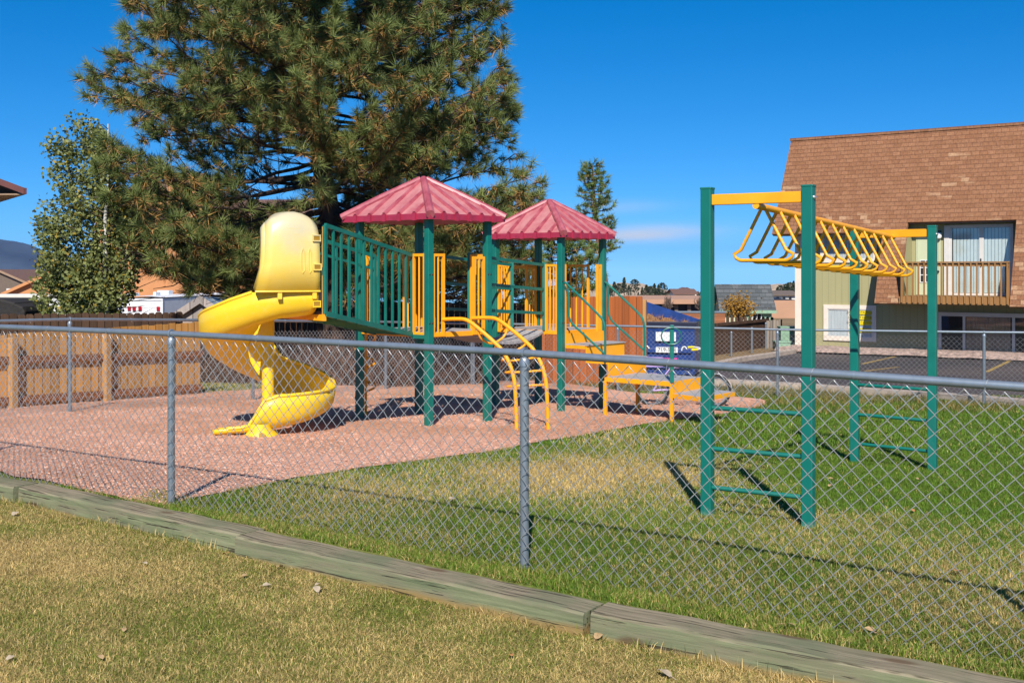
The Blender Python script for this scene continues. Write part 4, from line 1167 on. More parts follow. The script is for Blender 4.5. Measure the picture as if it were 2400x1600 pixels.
# gravel bed at the foot of the wall
m = MB(); rows = []
for i in range(41):
    s = -.4 + (END + .4) * i / 40
    rows.append([Vector((s, -o, gz(*(BO + Vector((.814, -.581, 0)) * s + Vector((-.581, -.814, 0)) * o).xy) + h + .03 * random.random())) for o, h in ((-.01, .2), (.25, .21), (.55, .18), (.85, .05))])
m.grid(rows); o = m.build('gravel_bed', M['pinkrock'], origin=(0, 0, 0)); o.location = (BO.x, BO.y, 0); o.rotation_euler = (0, 0, BANG); tag(o, kind='structure')

# ================================================================== wooden fences and other neighbours
def local_frame(p, q):
    v = V2(q.x - p.x, q.y - p.y); return math.atan2(v.y, v.x), v.length
def board_fence(name, label, p, q, z0a, z0b, z1a, z1b, mat, board=.14, gap=.006, posts=(), rails=(), frame_mat='cedar_frame', dogear=False, var=.01, th=.02, rail_mat='cedar_rail', front=-1):
    ang, L = local_frame(p, q)
    t = thing(name, label, 'fence', (p.x, p.y, 0), ang, local=True)
    m = MB(); k = int(L / board)
    for i in range(k):
        x0 = i * board + gap / 2; x1 = (i + 1) * board - gap / 2; u = (i + .5) / k
        a, b = lerp(z0a, z0b, u), lerp(z1a, z1b, u) + random.uniform(-var, var); y = random.uniform(0, .006)
        if dogear:
            c = .014 if mat == 'redfence' else .03; m.prism([Vector((x0, y, a)), Vector((x1, y, a)), Vector((x1, y, b - c)), Vector((x1 - c, y, b)), Vector((x0 + c, y, b)), Vector((x0, y, b - c))], (0, th, 0))
        else: m.mm(x0, x1, y, y + th, a, b)
    m.build('boards', M[mat], t)
    for x in posts:
        u = x / L; m = MB(); m.mm(x - .05, x + .05, -.105, -.008, lerp(z0a, z0b, u) - .1, lerp(z1a, z1b, u) - .04); m.build('post', M[frame_mat], t, bevel=.006)
    xs = [0] + list(posts) + [L]
    for h in rails:
        for a, b in zip(xs[:-1], xs[1:]):
            m = MB(); za = lerp(z0a, z0b, a / L) + h; zb_ = lerp(z0a, z0b, b / L) + h
            a2, b2 = a + (.055 if a else 0), b - (.055 if b < L else 0)
            m.hexa([Vector((x, y, z)) for x, y, z in ((a2, -.05, za - .045), (b2, -.05, zb_ - .045), (b2, -.004, zb_ - .045), (a2, -.004, za - .045), (a2, -.05, za + .045), (b2, -.05, zb_ + .045), (b2, -.004, zb_ + .045), (a2, -.004, za + .045))])
            m.build('rail', M[rail_mat], t)
    return t
p, q = at(-140, 0, 14.0), at(470, 0, 18.1)
board_fence('board_fence', 'low orange cedar board fence with posts and rails behind the far chain-link at the left', p, q, gz(p.x, p.y) - .02, gz(q.x, q.y) - .02, .80, .82, 'cedar', posts=(1.02, 2.62), rails=(.14, .68))
p, q = at(-60, 0, 18.5), at(436, 0, 21.2)
board_fence('board_fence', 'dark brown picket fence behind the orange cedar fence, in front of the trailer', p, q, -.7, -.9, .92, .86, 'darkfence', dogear=True, var=.012)
p, q = at(575, 0, 27.5), at(1300, 0, 27.5)
board_fence('board_fence', 'dark board fence in the deep shade behind the big pine', p, q, -1.3, -1.3, .95, .8, 'darkfence', dogear=True)
p, q = at(1262, 0, 22.9), at(1507, 0, 22.3)
t = board_fence('board_fence', 'tall reddish brown stained board enclosure between the playground and the blue dumpster', p, q, gz(1.5, 22.7) - .05, gz(2.5, 22.5) - .05, 1.11, 1.135, 'redfence', board=.12, gap=.003, var=.008, dogear=True)
ang, L_ = local_frame(p, q)
m = MB(); m.mm(L_ - .005, L_ + .06, -.02, .10, gz(2.5, 22.5) - .05, 1.06); m.build('end_post', M['cedar_frame'], t)
p, q = at(1592, 0, 30.0), at(1800, 0, 36.5)
board_fence('board_fence', 'low dark brown board fence along the far side of the parking lot', p, q, gz(p.x, p.y) - .1, gz(q.x, q.y) - .1, .10, .06, 'darkfence', board=.15, rails=(1.0,), rail_mat='darkfence')
p, q = at(1796, 0, 36.0), at(1836, 0, 36.2)
board_fence('board_fence', 'short weathered grey board fence beside the utility box', p, q, -1.0, -1.0, .0, .04, 'greyfence', board=.12, gap=.02, var=.02)
p, q = at(1690, 0, 40.0), at(1816, 0, 40.0)
board_fence('picket_fence', 'short brown picket fence in front of the small green house', p, q, -1.2, -1.2, -.02, -.04, 'darkfence', board=.16, gap=.05, dogear=True)
p, q = at(1555, 0, 36), at(1700, 0, 36)
t = thing('plank_wall', 'reddish wall of horizontal planks behind the dumpster', 'wall', (p.x, p.y, 0), 0, local=True)
m = MB(); Lq = (q - p).length; m.mm(0, Lq, 0, .12, -1.5, zat(733, 36)); m.build('planks', M['slatwall'], t)
m = MB(); m.mm(-.02, Lq + .02, -.02, .14, zat(733, 36), zat(729, 36)); m.build('capping', M['galv'], t)
# thin steel posts in front of the low brown fence
for i, (px, y0, y1, Yd, lb) in enumerate(((1618, 772, 846, 28.5, 'thin steel post just right of the blue dumpster'), (1714, 778, 830, 32.0, 'thin steel post right of the left front monkey bar post'), (1762, 768, 826, 33.5, 'thin steel post in front of the small green house'), (1795, 757, 822, 35.3, 'thin steel post at the end of the weathered grey boards'))):
    a = at(px, y1, Yd); m = MB(); zt = zat(y0, Yd); g0 = gz(a.x, a.y)
    m.tube([(0, 0, -.1), (0, 0, zt - g0)], .03, 10); m.lathe((0, 0, zt - g0), [(.036, -.02), (.036, 0), (.02, .02), (0, .025)], 10)
    o = m.build('steel_post', M['galv'], smooth=True); o.location = (a.x, a.y, g0); tag(o, lb, 'post', 'thin steel posts along the parking lot')
# blue dumpster
a = at(1513, 880, 24.6)
gD = gz(a.x + .6, 24.7)
DU = thing('dumpster', 'blue steel dumpster full of brown pine needles with white stickers on its front', 'dumpster', (a.x, 24.5, gD), R(-14), local=True)
zt = zat(757, 24.5) - gD; W_ = 1.06
def ddw(x): return x
m = MB()
prof = [(0, .12), (0, zt - .03), (.0, zt), (1.5, zt + .62), (1.5, .12)]
for x in (-.55, W_ - .03): m.prism([Vector((x, y, z)) for y, z in ((0, .10), (0, zt - .06), (1.55, zt + (.36 if x < 0 else .02)), (1.55, .10))], (.03, 0, 0))
m.mm(-.52, W_ - .03, 0, .03, .10, zt - .06); m.mm(-.52, W_ - .03, .03, 1.55, .10, .14)
m.prism([Vector((-.55, 1.52, .14)), Vector((W_, 1.52, .14)), Vector((W_, 1.52, zt + .02)), Vector((-.55, 1.52, zt + .55))], (0, .03, 0))
m.build('body', M['blue'], DU)
m = MB(); m.mm(-.58, W_ + .05, -.07, .05, zt - .065, zt + .035); m.build('front_lip', M['navysteel'], DU, bevel=.01)
m = MB(); m.mm(W_, W_ + .06, .06, 1.6, zt - .06, zt + .04); m.build('side_lip', M['navysteel'], DU, bevel=.01)
m = MB()
for z in (.62, .28): m.mm(-.50, W_ - .05, -.045, -.002, z - .05, z + .05)
m.build('front_rib', M['blue'], DU, bevel=.012)
def sticker(x0, x1, z0, z1, tx, size):
    k = MB(); k.mm(x0, x1, -.056, -.047, z0, z1); s = k.build('sticker', M['white'], DU)
    if tx: text(tx, 'lettering', size, M['ink'], s, ((x0 + x1) / 2, -.0575, (z0 + z1) / 2), (R(90), 0, 0), .0005)
sticker(.22, .66, .83, 1.03, '', .1); sticker(.22, .70, .58, .70, '719-588', .12)
for x in (.02, .84):
    k = MB(); k.tube([Vector((x + .055 * math.cos(R(u)), -.052, .63 + .085 * math.sin(R(u)))) for u in range(20, 200, 15)], .016, 6); k.build('crescent_logo', M['white'], DU, smooth=True)
m = MB(); rows = []
for j in range(9):
    rows.append([Vector((-.50 + (W_ + .44) * i / 12, .06 + 1.42 * j / 8, zt - .10 + .26 * (1 - i / 12) * (j / 8) ** .5 + .07 * math.sin(i * 1.9 + j) * (j > 0))) for i in range(13)])
m.grid(rows)
for i in range(260):
    x = random.uniform(-.45, W_ - .1); y = random.uniform(.1, 1.4); z = zt - .07 + .26 * (1 - (x + .5) / 1.5) * (y / 1.5) ** .5; v = Vector((random.gauss(0, 1), random.gauss(0, 1), random.random())).normalized() * .14
    m.add([(x, y, z), (x + .012, y, z), (x + v.x, y + v.y, z + v.z)], [(0, 1, 2)])
o = m.build('needle_heap', M['straw'], origin=(0, 0, 0)); o.location = DU.location; o.rotation_euler = DU.rotation_euler
tag(o, 'heap of brown pine needles filling the blue dumpster', 'needles', kind='stuff')
# utility boxes
for (px, y0, y1, Yd, wd, lb) in ((1846, 766, 800, 35.0, .26, 'pale green utility box beside the cream building corner'), (1832, 800, 815, 33.9, .22, 'small low pale green box in front of the taller utility box')):
    a = at(px, y1, Yd); g0 = gz(a.x, a.y); h = zat(y0, Yd) - g0
    m = MB(); m.mm(-wd, wd, -.2, .2, 0, h - .03); m.prism([Vector((-wd - .02, -.22, h - .03)), Vector((wd + .02, -.22, h - .03)), Vector((wd + .02, .22, h - .03)), Vector((-wd - .02, .22, h - .03))], (0, 0, .05))
    m.mm(-.01, .01, -.206, -.2, .05, h - .06); m.mm(wd * .5, wd * .7, -.215, -.2, h * .5, h * .6)
    o = m.build('utility_box', M['boxgreen'], bevel=.01); o.location = (a.x, a.y, g0); tag(o, lb, 'utility box')
# bicycle leaning inside the fence
BK = thing('bicycle', "child's white and lilac bicycle with a pink saddle standing behind the yellow transfer platform", 'bicycle', (xat(1530, 17.6), 17.6, gz(xat(1530, 17.6), 17.6)), R(-4), local=True)
wr = .24
for x, nm in ((0, 'wheel'), (.97, 'wheel')):
    m = MB(); m.tube([Vector((x + wr * math.cos(a), 0, wr + wr * math.sin(a))) for a in [2 * math.pi * k / 28 for k in range(28)]], .022, 8, closed=True); wl = m.build(nm, M['tyre'], BK, smooth=True)
    m = MB(); m.tube([Vector((x + (wr - .025) * math.cos(a), 0, wr + (wr - .025) * math.sin(a))) for a in [2 * math.pi * k / 28 for k in range(28)]], .010, 6, closed=True)
    for k in range(14):
        a = 2 * math.pi * k / 14; m.tube([Vector((x, .02 * (-1) ** k, wr)), Vector((x + (wr - .03) * math.cos(a), 0, wr + (wr - .03) * math.sin(a)))], .0018, 3)
    m.tube([Vector((x, -.04, wr)), Vector((x, .04, wr))], .02, 8); m.build('rim', M['galv'], wl, smooth=True)
    m = MB(); m.grid([[Vector((x + (wr + .035) * math.cos(a), y, wr + (wr + .035) * math.sin(a))) for a in [R(k) for k in (range(20, 200, 15) if x == 0 else range(-20, 150, 15))]] for y in (-.03, 0, .03)]); g = m.build('fender', M['white'] if x else M['lilac'], BK, smooth=True)
    s_ = g.modifiers.new('t', 'SOLIDIFY'); s_.thickness = .004
m = MB(); bb = Vector((.36, 0, .26)); st = Vector((.28, 0, .60)); hd = Vector((.82, 0, .66)); h2_ = Vector((.86, 0, .50))
for a, b, r_ in ((bb, st, .016), (bb, h2_, .02), (st, hd, .016), (hd, h2_, .02), (bb, Vector((0, .05, wr)), .011), (bb, Vector((0, -.05, wr)), .011), (st, Vector((0, .05, wr)), .010), (st, Vector((0, -.05, wr)), .010), (h2_, Vector((.97, .05, wr)), .013), (h2_, Vector((.97, -.05, wr)), .013)): m.tube([a, b], r_, 8)
FR_ = m.build('frame', M['lilac'], BK, smooth=True)
m = MB(); m.tube([st, st + Vector((-.02, 0, .10))], .012, 8); m.grid([[Vector((st.x - .16 + .26 * i / 6, y * (1.2 - .14 * i), st.z + .12 + z)) for y, z in ((-.07, -.02), (-.06, .025), (0, .035), (.06, .025), (.07, -.02), (0, -.03))] for i in range(7)], closed=True); m.build('saddle', M['pink'], BK, smooth=True)
m = MB(); m.tube(smoothpath([hd, hd + Vector((-.02, 0, .16)), hd + Vector((-.06, -.14, .24)), hd + Vector((-.16, -.26, .25))], 4), .012, 8); m.tube(smoothpath([hd + Vector((-.02, 0, .16)), hd + Vector((-.06, .14, .24)), hd + Vector((-.16, .26, .25))], 4), .012, 8); HB = m.build('handlebar', M['white'], BK, smooth=True)
for s in (-1, 1):
    m = MB(); m.tube([hd + Vector((-.14, .25 * s, .25)), hd + Vector((-.24, .29 * s, .245))], .018, 8); m.build('grip', M['tape'], HB, smooth=True)
m = MB(); m.tube([bb + Vector((0, -.09, 0)), bb + Vector((0, .09, 0))], .014, 8); m.tube([bb + Vector((0, -.09, 0)), bb + Vector((.1, -.09, -.1))], .01, 6); m.tube([bb + Vector((0, .09, 0)), bb + Vector((-.1, .09, .1))], .01, 6)
m.mm(.42, .50, -.16, -.09, .15, .17); m.mm(.22, .30, .09, .16, .35, .37); m.lathe(bb + Vector((0, -.04, 0)), [(.075, 0), (.075, .006), (0, .006)], 16, Vector((0, -1, 0))); m.build('crank', M['bolt'], BK, smooth=True)
m = MB(); m.mm(-.12, .16, -.10, .10, .62, .64)
for a, b, c_, d_ in ((-.12, .16, -.10, -.09), (-.12, .16, .09, .10), (-.12, -.11, -.09, .09), (.15, .16, -.09, .09)): m.mm(a, b, c_, d_, .641, .76)
m.build('basket', M['lilac'], BK)

# ------------------------------------------------------------------ travel trailer
Yt = 42.0; cr_ = at(268, 0, Yt); gT = gz(cr_.x, Yt) - .2
ztop = zat(699, Yt)
TR = thing('travel_trailer', 'long white travel trailer with ribbed sides and red lamps behind the dark picket fence', 'trailer', (cr_.x, cr_.y, gT), R(-10), local=True)
hT = ztop - gT; Wt = 1.98
def ribbed(p, q, z0, z1, nrm, rows_, rib=.10):
    m = MB(); pts = []; z = z0
    while z < z1:
        pts += [(z, 0), (z + rib * .72, .0), (z + rib * .8, .018), (z + rib * .92, .018)]; z += rib
    pts.append((z1, 0))
    m.grid([[Vector(e) - Vector(nrm) * o_ + UP * zz for zz, o_ in pts] for e in (p, q)])
    return m
m = MB(); m.mm(.02, Wt - .02, .02, 7.4, .45, hT); 
body = m.build('body', M['white'], TR)
m = ribbed((0, 0, 0), (Wt, 0, 0), .5, hT - .06, (0, -1, 0), 0, .165); m.build('rear_panel', M['white'], body)
m = MB(); m.mm(.0, Wt, -.03, .02, hT - .08, hT); m.mm(Wt - .05, Wt, -.02, .02, .5, hT - .08); m.mm(0, .05, -.02, .02, .5, hT - .08)
rows = [[Vector((Wt * i / 10, y, hT + .09 * math.sin(math.pi * (.15 + .7 * i / 10)))) for i in range(11)] for y in (-.02, 7.4)]
m.grid(rows); m.build('roof', M['white'], body)
for x in (.56, .76, 1.00, 1.74):
    m = MB(); m.mm(x, x + .13, -.05, -.02, hT - .46, hT - .30); m.build('lamp', M['redlens'], TR, bevel=.01)
t_ = text('Aljo', 'lettering', .46, M['ink'], body, (1.0, -.026, hT - .84), (R(90), 0, 0), .003, shear=.3)
m = MB(); m.tube(smoothpath([(.60, -.024, hT - .98), (.85, -.024, hT - 1.08), (1.2, -.024, hT - 1.09), (1.42, -.024, hT - .95), (1.34, -.024, hT - .90)], 5), [.008 + .022 * (i / 20) for i in range(21)], 5); m.build('swoosh', M['ink'], body)
m = MB()
for a in range(5):
    an = R(90 + 72 * a); c0 = Vector((.40, -.022, hT - .80)); d0 = Vector((math.cos(an), 0, math.sin(an))); e0 = Vector((-d0.z, 0, d0.x))
    m.prism([c0, c0 + d0 * .09 + e0 * .07, c0 + d0 * .19, c0 + d0 * .09 - e0 * .07], (0, -.004, 0))
m.build('flower_logo', M['navy'], body)
for x, y, s, h in ((.2, 1.0, .36, .12), (1.05, 1.3, .12, .16), (.3, 3.4, .5, .18)):
    m = MB(); m.box((x, y, hT + .06 + h / 2), (s, .4, h)); m.build('roof_vent', M['white'], TR, bevel=.02)
m = MB()
for y in (3.2, 4.1): m.lathe((.0, y, .33), [(.0, 0), (.33, 0), (.33, .2), (0, .2)], 20, Vector((1, 0, 0)))
m.build('wheel', M['tyre'], TR)
# second trailer side facing the sun
Y2 = 38.0; a, b = at(-160, 0, 36.5), at(262, 0, 38.5)
ang, L2 = local_frame(a, b); g2 = gz(a.x, a.y) - .2
T2r = thing('travel_trailer', 'white camper with its ribbed long side turned to the sun at the left edge', 'trailer', (a.x, a.y, g2), ang, local=True)
h2_ = zat(690, 37.5) - g2
m = MB(); m.mm(0, L2, .02, 1.2, .4, h2_ - .02); bd2 = m.build('body', M['white'], T2r)
m = ribbed((0, 0, 0), (L2, 0, 0), .4, h2_ - .14, (0, -1, 0), 0, .14); m.build('side_panel', M['white'], bd2)
m = MB(); m.mm(-.02, L2 + .02, -.03, 1.24, h2_ - .13, h2_); m.build('roof', M['offwhite'], bd2, bevel=.02)
m = MB(); m.box((L2 - 1.7, .6, h2_ + .10), (.55, .5, .16)); m.build('roof_vent', M['white'], T2r, bevel=.03)
m = MB()
for x in (2.4, 3.2): m.lathe((x, -.02, .35), [(.0, 0), (.34, 0), (.34, .2), (0, .2)], 20, Vector((0, 1, 0)))
m.build('wheel', M['tyre'], T2r)
# dark covered heap at the left edge
a = at(-40, 0, 20.2); m = MB(); g0 = -1.0
pr = [(-1.2, .35), (-1.2, zat(700, 20.2)), (at(5, 0, 20.2).x - a.x, zat(701, 20.2)), (at(34, 0, 20.2).x - a.x, zat(709, 20.2)), (at(36, 0, 20.2).x - a.x, zat(712, 20.2)), (at(53, 0, 20.2).x - a.x, zat(719, 20.2)), (at(58, 0, 20.2).x - a.x, zat(730, 20.2)), (at(58, 0, 20.2).x - a.x, -1.0), (-1.2, -1.0)]
m.prism([Vector((x, 0, z)) for x, z in pr[1:]], (0, 1.2, 0)); o = m.build('covered_woodpile', M['tarp'], bevel=.03); o.location = (a.x, a.y, 0); tag(o, 'tarp covered woodpile painted in near-black shade with a stepped top at the left edge', 'woodpile')

# ------------------------------------------------------------------ houses
def gable_house(name, label, p, rotz, wd, dp, eave, ridge, base, wallm, roofm, trim=None, over=.35, rth=.12, ridge_axis='y'):
    t = thing(name, label, 'house', (p.x, p.y, 0), rotz, local=True)
    m = MB(); m.prism([Vector((0, 0, base)), Vector((wd, 0, base)), Vector((wd, 0, eave)), Vector((wd / 2, 0, ridge)), Vector((0, 0, eave))] if ridge_axis == 'y' else [Vector((0, 0, base)), Vector((wd, 0, base)), Vector((wd, 0, eave)), Vector((0, 0, eave))], (0, dp, 0))
    if ridge_axis == 'x':
        m = MB(); m.prism([Vector((0, 0, base)), Vector((0, dp, base)), Vector((0, dp, eave)), Vector((0, dp / 2, ridge)), Vector((0, 0, eave))], (wd, 0, 0))
    m.build('wall', M[wallm], t)
    r = MB(); f = MB()
    if ridge_axis == 'y':
        sl = (ridge - eave) / (wd / 2)
        for s in (-1, 1):
            xe = wd / 2 + s * (wd / 2 + over); ze = eave - over * sl
            P = [Vector((wd / 2, -over, ridge + .02)), Vector((xe, -over, ze + .02)), Vector((xe, dp + over, ze + .02)), Vector((wd / 2, dp + over, ridge + .02))]
            r.prism(P, (0, 0, rth))
            if trim: f.prism([Vector((wd / 2, -over - .01, ridge - .12)), Vector((xe, -over - .01, ze - .12)), Vector((xe, -over - .01, ze + .10)), Vector((wd / 2, -over - .01, ridge + .10))], (0, -.05, 0))
    else:
        sl = (ridge - eave) / (dp / 2)
        for s in (-1, 1):
            ye = dp / 2 + s * (dp / 2 + over); ze = eave - over * sl
            r.prism([Vector((-over, dp / 2, ridge + .02)), Vector((-over, ye, ze + .02)), Vector((wd + over, ye, ze + .02)), Vector((wd + over, dp / 2, ridge + .02))], (0, 0, rth))
            if trim: f.mm(-over - .01, wd + over + .01, ye - .05 if s < 0 else ye, ye if s < 0 else ye + .05, ze - .05, ze + .12)
    rr = r.build('roof', M[roofm], t)
    if trim: f.build('fascia', M[trim], rr)
    return t
def hwin(t, x0, x1, z0, z1, y=-.0, frame='white', shutter=None):
    m = MB(); m.mm(x0 - .05, x1 + .05, y - .05, y - .003, z0 - .05, z1 + .05); wn_ = m.build('window', M[frame], t)
    m = MB(); xm, zm = (x0 + x1) / 2, (z0 + z1) / 2
    for a, b in ((x0, xm - .02), (xm + .02, x1)):
        for c_, d_ in ((z0, zm - .02), (zm + .02, z1)): m.mm(a, b, y - .056, y - .052, c_, d_)
    m.build('pane', M['dark'], wn_)
    if shutter:
        for a in (x0 - .42, x1 + .08):
            k = MB(); k.mm(a, a + .34, y - .04, y - .002, z0 - .05, z1 + .05); k.build('shutter', M[shutter], t)
a = at(1694, 0, 60); H1 = gable_house('small_house', 'small pale green house with a grey shingled roof behind the orange tree', a, 0, 2.62, 2.2, zat(722, 60), zat(672, 61), -2.4, 'siding_pale', 'greyshingle', 'boxgreen', over=.22, ridge_axis='x')
hwin(H1, xat(1765, 60) - a.x, xat(1783, 60) - a.x, zat(760, 60), zat(735, 60), shutter='boxgreen')
m = MB(); m.mm(2.54, 2.64, -.03, .0, -2.4, zat(723, 60)); m.build('corner_trim', M['boxgreen'], H1)
a = at(1500, 0, 95); wL = xat(1868, 95) - a.x
LB = thing('flat_roofed_building', 'long low tan building with a flat roof band beyond the parking lot', 'building', (a.x, 95, 0), 0, local=True)
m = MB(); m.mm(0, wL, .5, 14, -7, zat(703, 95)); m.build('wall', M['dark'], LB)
m = MB(); m.mm(-.3, xat(1696, 95) - a.x, -.4, 14.2, zat(712, 95), zat(701, 95)); m.build('roof_band', M['tan'], LB)
m = MB(); m.mm(xat(1696, 95) - a.x, wL, .2, 14.2, -7, zat(704, 95)); m.build('side_wall', M['tan'], LB)
m = MB()
for k in range(7): m.mm(.8 + k * 1.1, 1.1 + k * 1.1, .2, .49, -5, zat(713, 95))
m.build('pillar', M['taupe'], LB)
for px, wpx, ye, yr, yb, Yd, lb, wm, rm_ in ((1583, 46, 689, 680, 704, 150, 'white far house with a brown gable roof above the tan building', 'offwhite', 'brownroof'), (1812, 52, 692, 684, 704, 150, 'white far house with a low grey roof left of the green apartment block', 'offwhite', 'taupe'), (1592, 40, 684, 676, 696, 190, 'cream far house with a dark brown gable, higher on the hill', 'cream', 'brownroof')):
    a = at(px, 0, Yd); wd = wpx / F * Yd
    hh = gable_house('far_house', lb, a, 0, wd, 6, zat(ye, Yd), zat(yr, Yd), zat(yb + 12, Yd), wm, rm_, over=.4, ridge_axis='y' if Yd == 190 else 'x')
    m = MB()
    for k in range(3): m.mm(wd * (.15 + .28 * k), wd * (.27 + .28 * k), -.06, -.003, zat(yb - 3, Yd), zat(ye + 4, Yd))
    m.build('window', M['dark'], hh)
# left: grey house gable, tan gable, orange stucco house
a = at(-70, 0, 110); wd = 138 / F * 110
hh = gable_house('neighbour_house', 'brown house with a pale edged gable in front of the blue mountain', a, R(0), wd, 9, zat(664, 110), zat(634, 110), -6, 'taupe', 'brownroof', 'soffit', over=.25, rth=.1)
m = MB(); m.mm(wd * .62, wd * .72, -.06, -.003, zat(685, 110), zat(676, 110)); m.build('window', M['frame'], hh)
a = at(15, 0, 80); wd = 235 / F * 80
gable_house('neighbour_house', 'tan house gable half hidden by the leafy tree', a, R(4), wd, 9, zat(686, 80), zat(632, 80), -5, 'stucco', 'stucco', 'stucco', over=.3, rth=.1)
YO = 62; a = at(222, 0, YO)
OH = thing('stucco_house', 'large orange stucco house standing behind the big pine', 'house', (a.x, YO, 0), 0, local=True)
xo = lambda px: xat(px, YO) - a.x
m = MB(); m.mm(xo(222), xo(720), 0, 9, -5, zat(505, YO)); m.prism([Vector((xo(222), .3, zat(505, YO))), Vector((xo(470), .3, zat(505, YO))), Vector((xo(346), .3, zat(430, YO)))], (0, 8, 0))
WO = m.build('wall', M['stucco'], OH)
m = MB(); m.mm(xo(398), xo(482), -.5, 4, -5, zat(416, YO)); m.build('tower', M['stucco'], OH)
m = MB(); m.mm(xo(394), xo(486), -.6, 4.1, zat(416, YO), zat(408, YO)); m.build('tower_cap', M['soffit'], OH)
m = MB()
m.prism([Vector((xo(482), -.4, zat(508, YO))), Vector((xo(735), -.4, zat(508, YO))), Vector((xo(700), 4.5, zat(462, YO))), Vector((xo(482), 4.5, zat(462, YO)))], (0, 0, .15))
ro_ = m.build('roof', M['brownroof'], OH)
m = MB()
m.prism([Vector((xo(214), -.3, zat(506, YO))), Vector((xo(346), -.3, zat(424, YO))), Vector((xo(346), 8, zat(424, YO))), Vector((xo(214), 8, zat(506, YO)))], (0, 0, .18)); m.prism([Vector((xo(478), -.3, zat(506, YO))), Vector((xo(346), -.3, zat(424, YO))), Vector((xo(346), 8, zat(424, YO))), Vector((xo(478), 8, zat(506, YO)))], (0, 0, .17)); m.build('gable_roof', M['soffit'], OH)
m = MB(); m.tube([Vector((xo(549), -.05, -4)), Vector((xo(549), -.05, zat(512, YO)))], .035, 8); m.build('downpipe', M['brownroof'], OH)
m = MB(); m.mm(xo(553), xo(590), -.04, -.004, zat(735, YO), zat(697, YO)); m.build('window', M['bronze'], OH)
# grey shed with metal roof
Ys = 31; a = at(420, 0, Ys); wd = 1.42
SH = gable_house('garden_shed', 'weathered grey shed with a metal roof between the trailer and the slide', a, R(-12), wd, 3.4, zat(736, Ys), zat(700, Ys), -1.9, 'greyshed', 'metalroof', 'greyshed', over=.10, rth=.03)
m = MB()
for k in range(9):
    y = -.1 + k * .44
    for s in (-1, 1): m.tube([Vector((wd / 2, y, zat(700, Ys) + .06)), Vector((wd / 2 + s * (wd / 2 + .1), y, zat(736, Ys) + .0))], .012, 4)
m.build('seam', M['metalroof'], SH)
# eave corner of the next house, top left
Ye = 25.0; tip = at(58, 452, Ye)
NH = thing('eave_corner', 'maroon edged roof eave of the next house jutting in at the left edge', 'roof', tip, local=False)
m = MB(); a = tip
P = [a, a + V2(-4, .3, 1.5), a + V2(-4, 6, 1.5), a + V2(0, 6, 0)]
m.prism([a + UP * .035, a + V2(-5, .0, 1.9), a + V2(-9, 6, 1.9), a + V2(-4, 6, .035)], (0, 0, .07)); m.build('roof_slab', M['brownroof'], NH)
m = MB(); m.prism([a + UP * -.03, a + V2(-5, 0, 1.87), a + V2(-5, 0, 2.0), a + V2(0, 0, .11)], (0, -.05, 0)); m.prism([a + V2(.0, -.04, -.03), a + V2(-4, 6, -.03), a + V2(-4, 6, .11), a + V2(0, -.04, .11)], (.05, .03, 0)); m.build('fascia', M['fascia'], NH)
m = MB(); m.prism([a + V2(-.05, .02, -.045), a + V2(-5, .02, -.06), a + V2(-9, 6, -.06), a + V2(-4.05, 6, -.045)], (0, 0, .03)); m.build('soffit', M['soffit'], NH)
m = MB(); m.prism([V2(a.x - 5, a.y + .8, -1.5), V2(a.x - 1.3, a.y + .8, -1.5), V2(a.x - 4.9, a.y + 6, -1.5), V2(a.x - 9, a.y + 6, -1.5)], (0, 0, a.z + 1.45)); m.build('wall', M['tan'], NH)
# white curved trailer end behind the plank wall
a = at(1640, 0, 38.5); wd = xat(1694, 38.5) - a.x
m = MB(); z0_, z1_ = -1.4, zat(735, 38.5)
prof_ = [(0, z0_), (wd, z0_), (wd * .98, zat(765, 38.5)), (wd * .93, zat(752, 38.5)), (wd * .82, zat(742, 38.5)), (wd * .70, z1_), (0, z1_ + .02)]
m.prism([Vector((x, 0, z)) for x, z in prof_], (0, 1.6, 0)); t = thing('camper_van', 'white rounded end of a camper showing beside the left front monkey bar post', 'camper', (a.x, 38.5, 0), 0, local=True)
m.build('body', M['white'], t, bevel=.04)
m = MB()
for yy_ in (743, 756): m.mm(wd * .60, wd * .96, -.006, .0, zat(yy_ + 1, 38.5), zat(yy_, 38.5))
m.build('seam', M['bolt'], t)
# hills
def mound(name, cx, cy, rx, ry, h, z0, mat, seed, nx_=60, ny_=24, rough=.35):
    xs = np.linspace(-1, 1, nx_); ys = np.linspace(-1, 1, ny_); XX, YY = np.meshgrid(xs, ys)
    rr_ = np.sqrt(XX ** 2 + YY ** 2); b = np.clip(1 - rr_, 0, 1); b = b * b * (3 - 2 * b)
    zz = z0 + h * b * (1 - rough + 2 * rough * fbm(XX * 4 + seed, YY * 4, seed)) - .5
    V = np.stack([cx + XX * rx, cy + YY * ry, zz], -1).reshape(-1, 3); id_ = np.arange(nx_ * ny_).reshape(ny_, nx_)
    Qd = np.stack([id_[:-1, :-1], id_[:-1, 1:], id_[1:, 1:], id_[1:, :-1]], -1).reshape(-1, 4)
    o = fast_mesh(name, V, Qd, M[mat], smooth=True); tag(o, kind='structure'); return o
Yh = 300
mound('hill', xat(1490, Yh), Yh + 30, 26, 50, 4.6, zat(704, Yh), 'rock', 5)
mound('hill', xat(1900, Yh), Yh + 40, 26, 50, 4.6, zat(707, Yh), 'rock', 9)
mound('mountain', -1290, 2700, 520, 900, 138, -72, 'hazy_mountain', 3, 120, 60, .22)
mound('mountain', -1900, 2600, 500, 700, 110, -72, 'hazy_mountain', 7, 80, 50, .22)

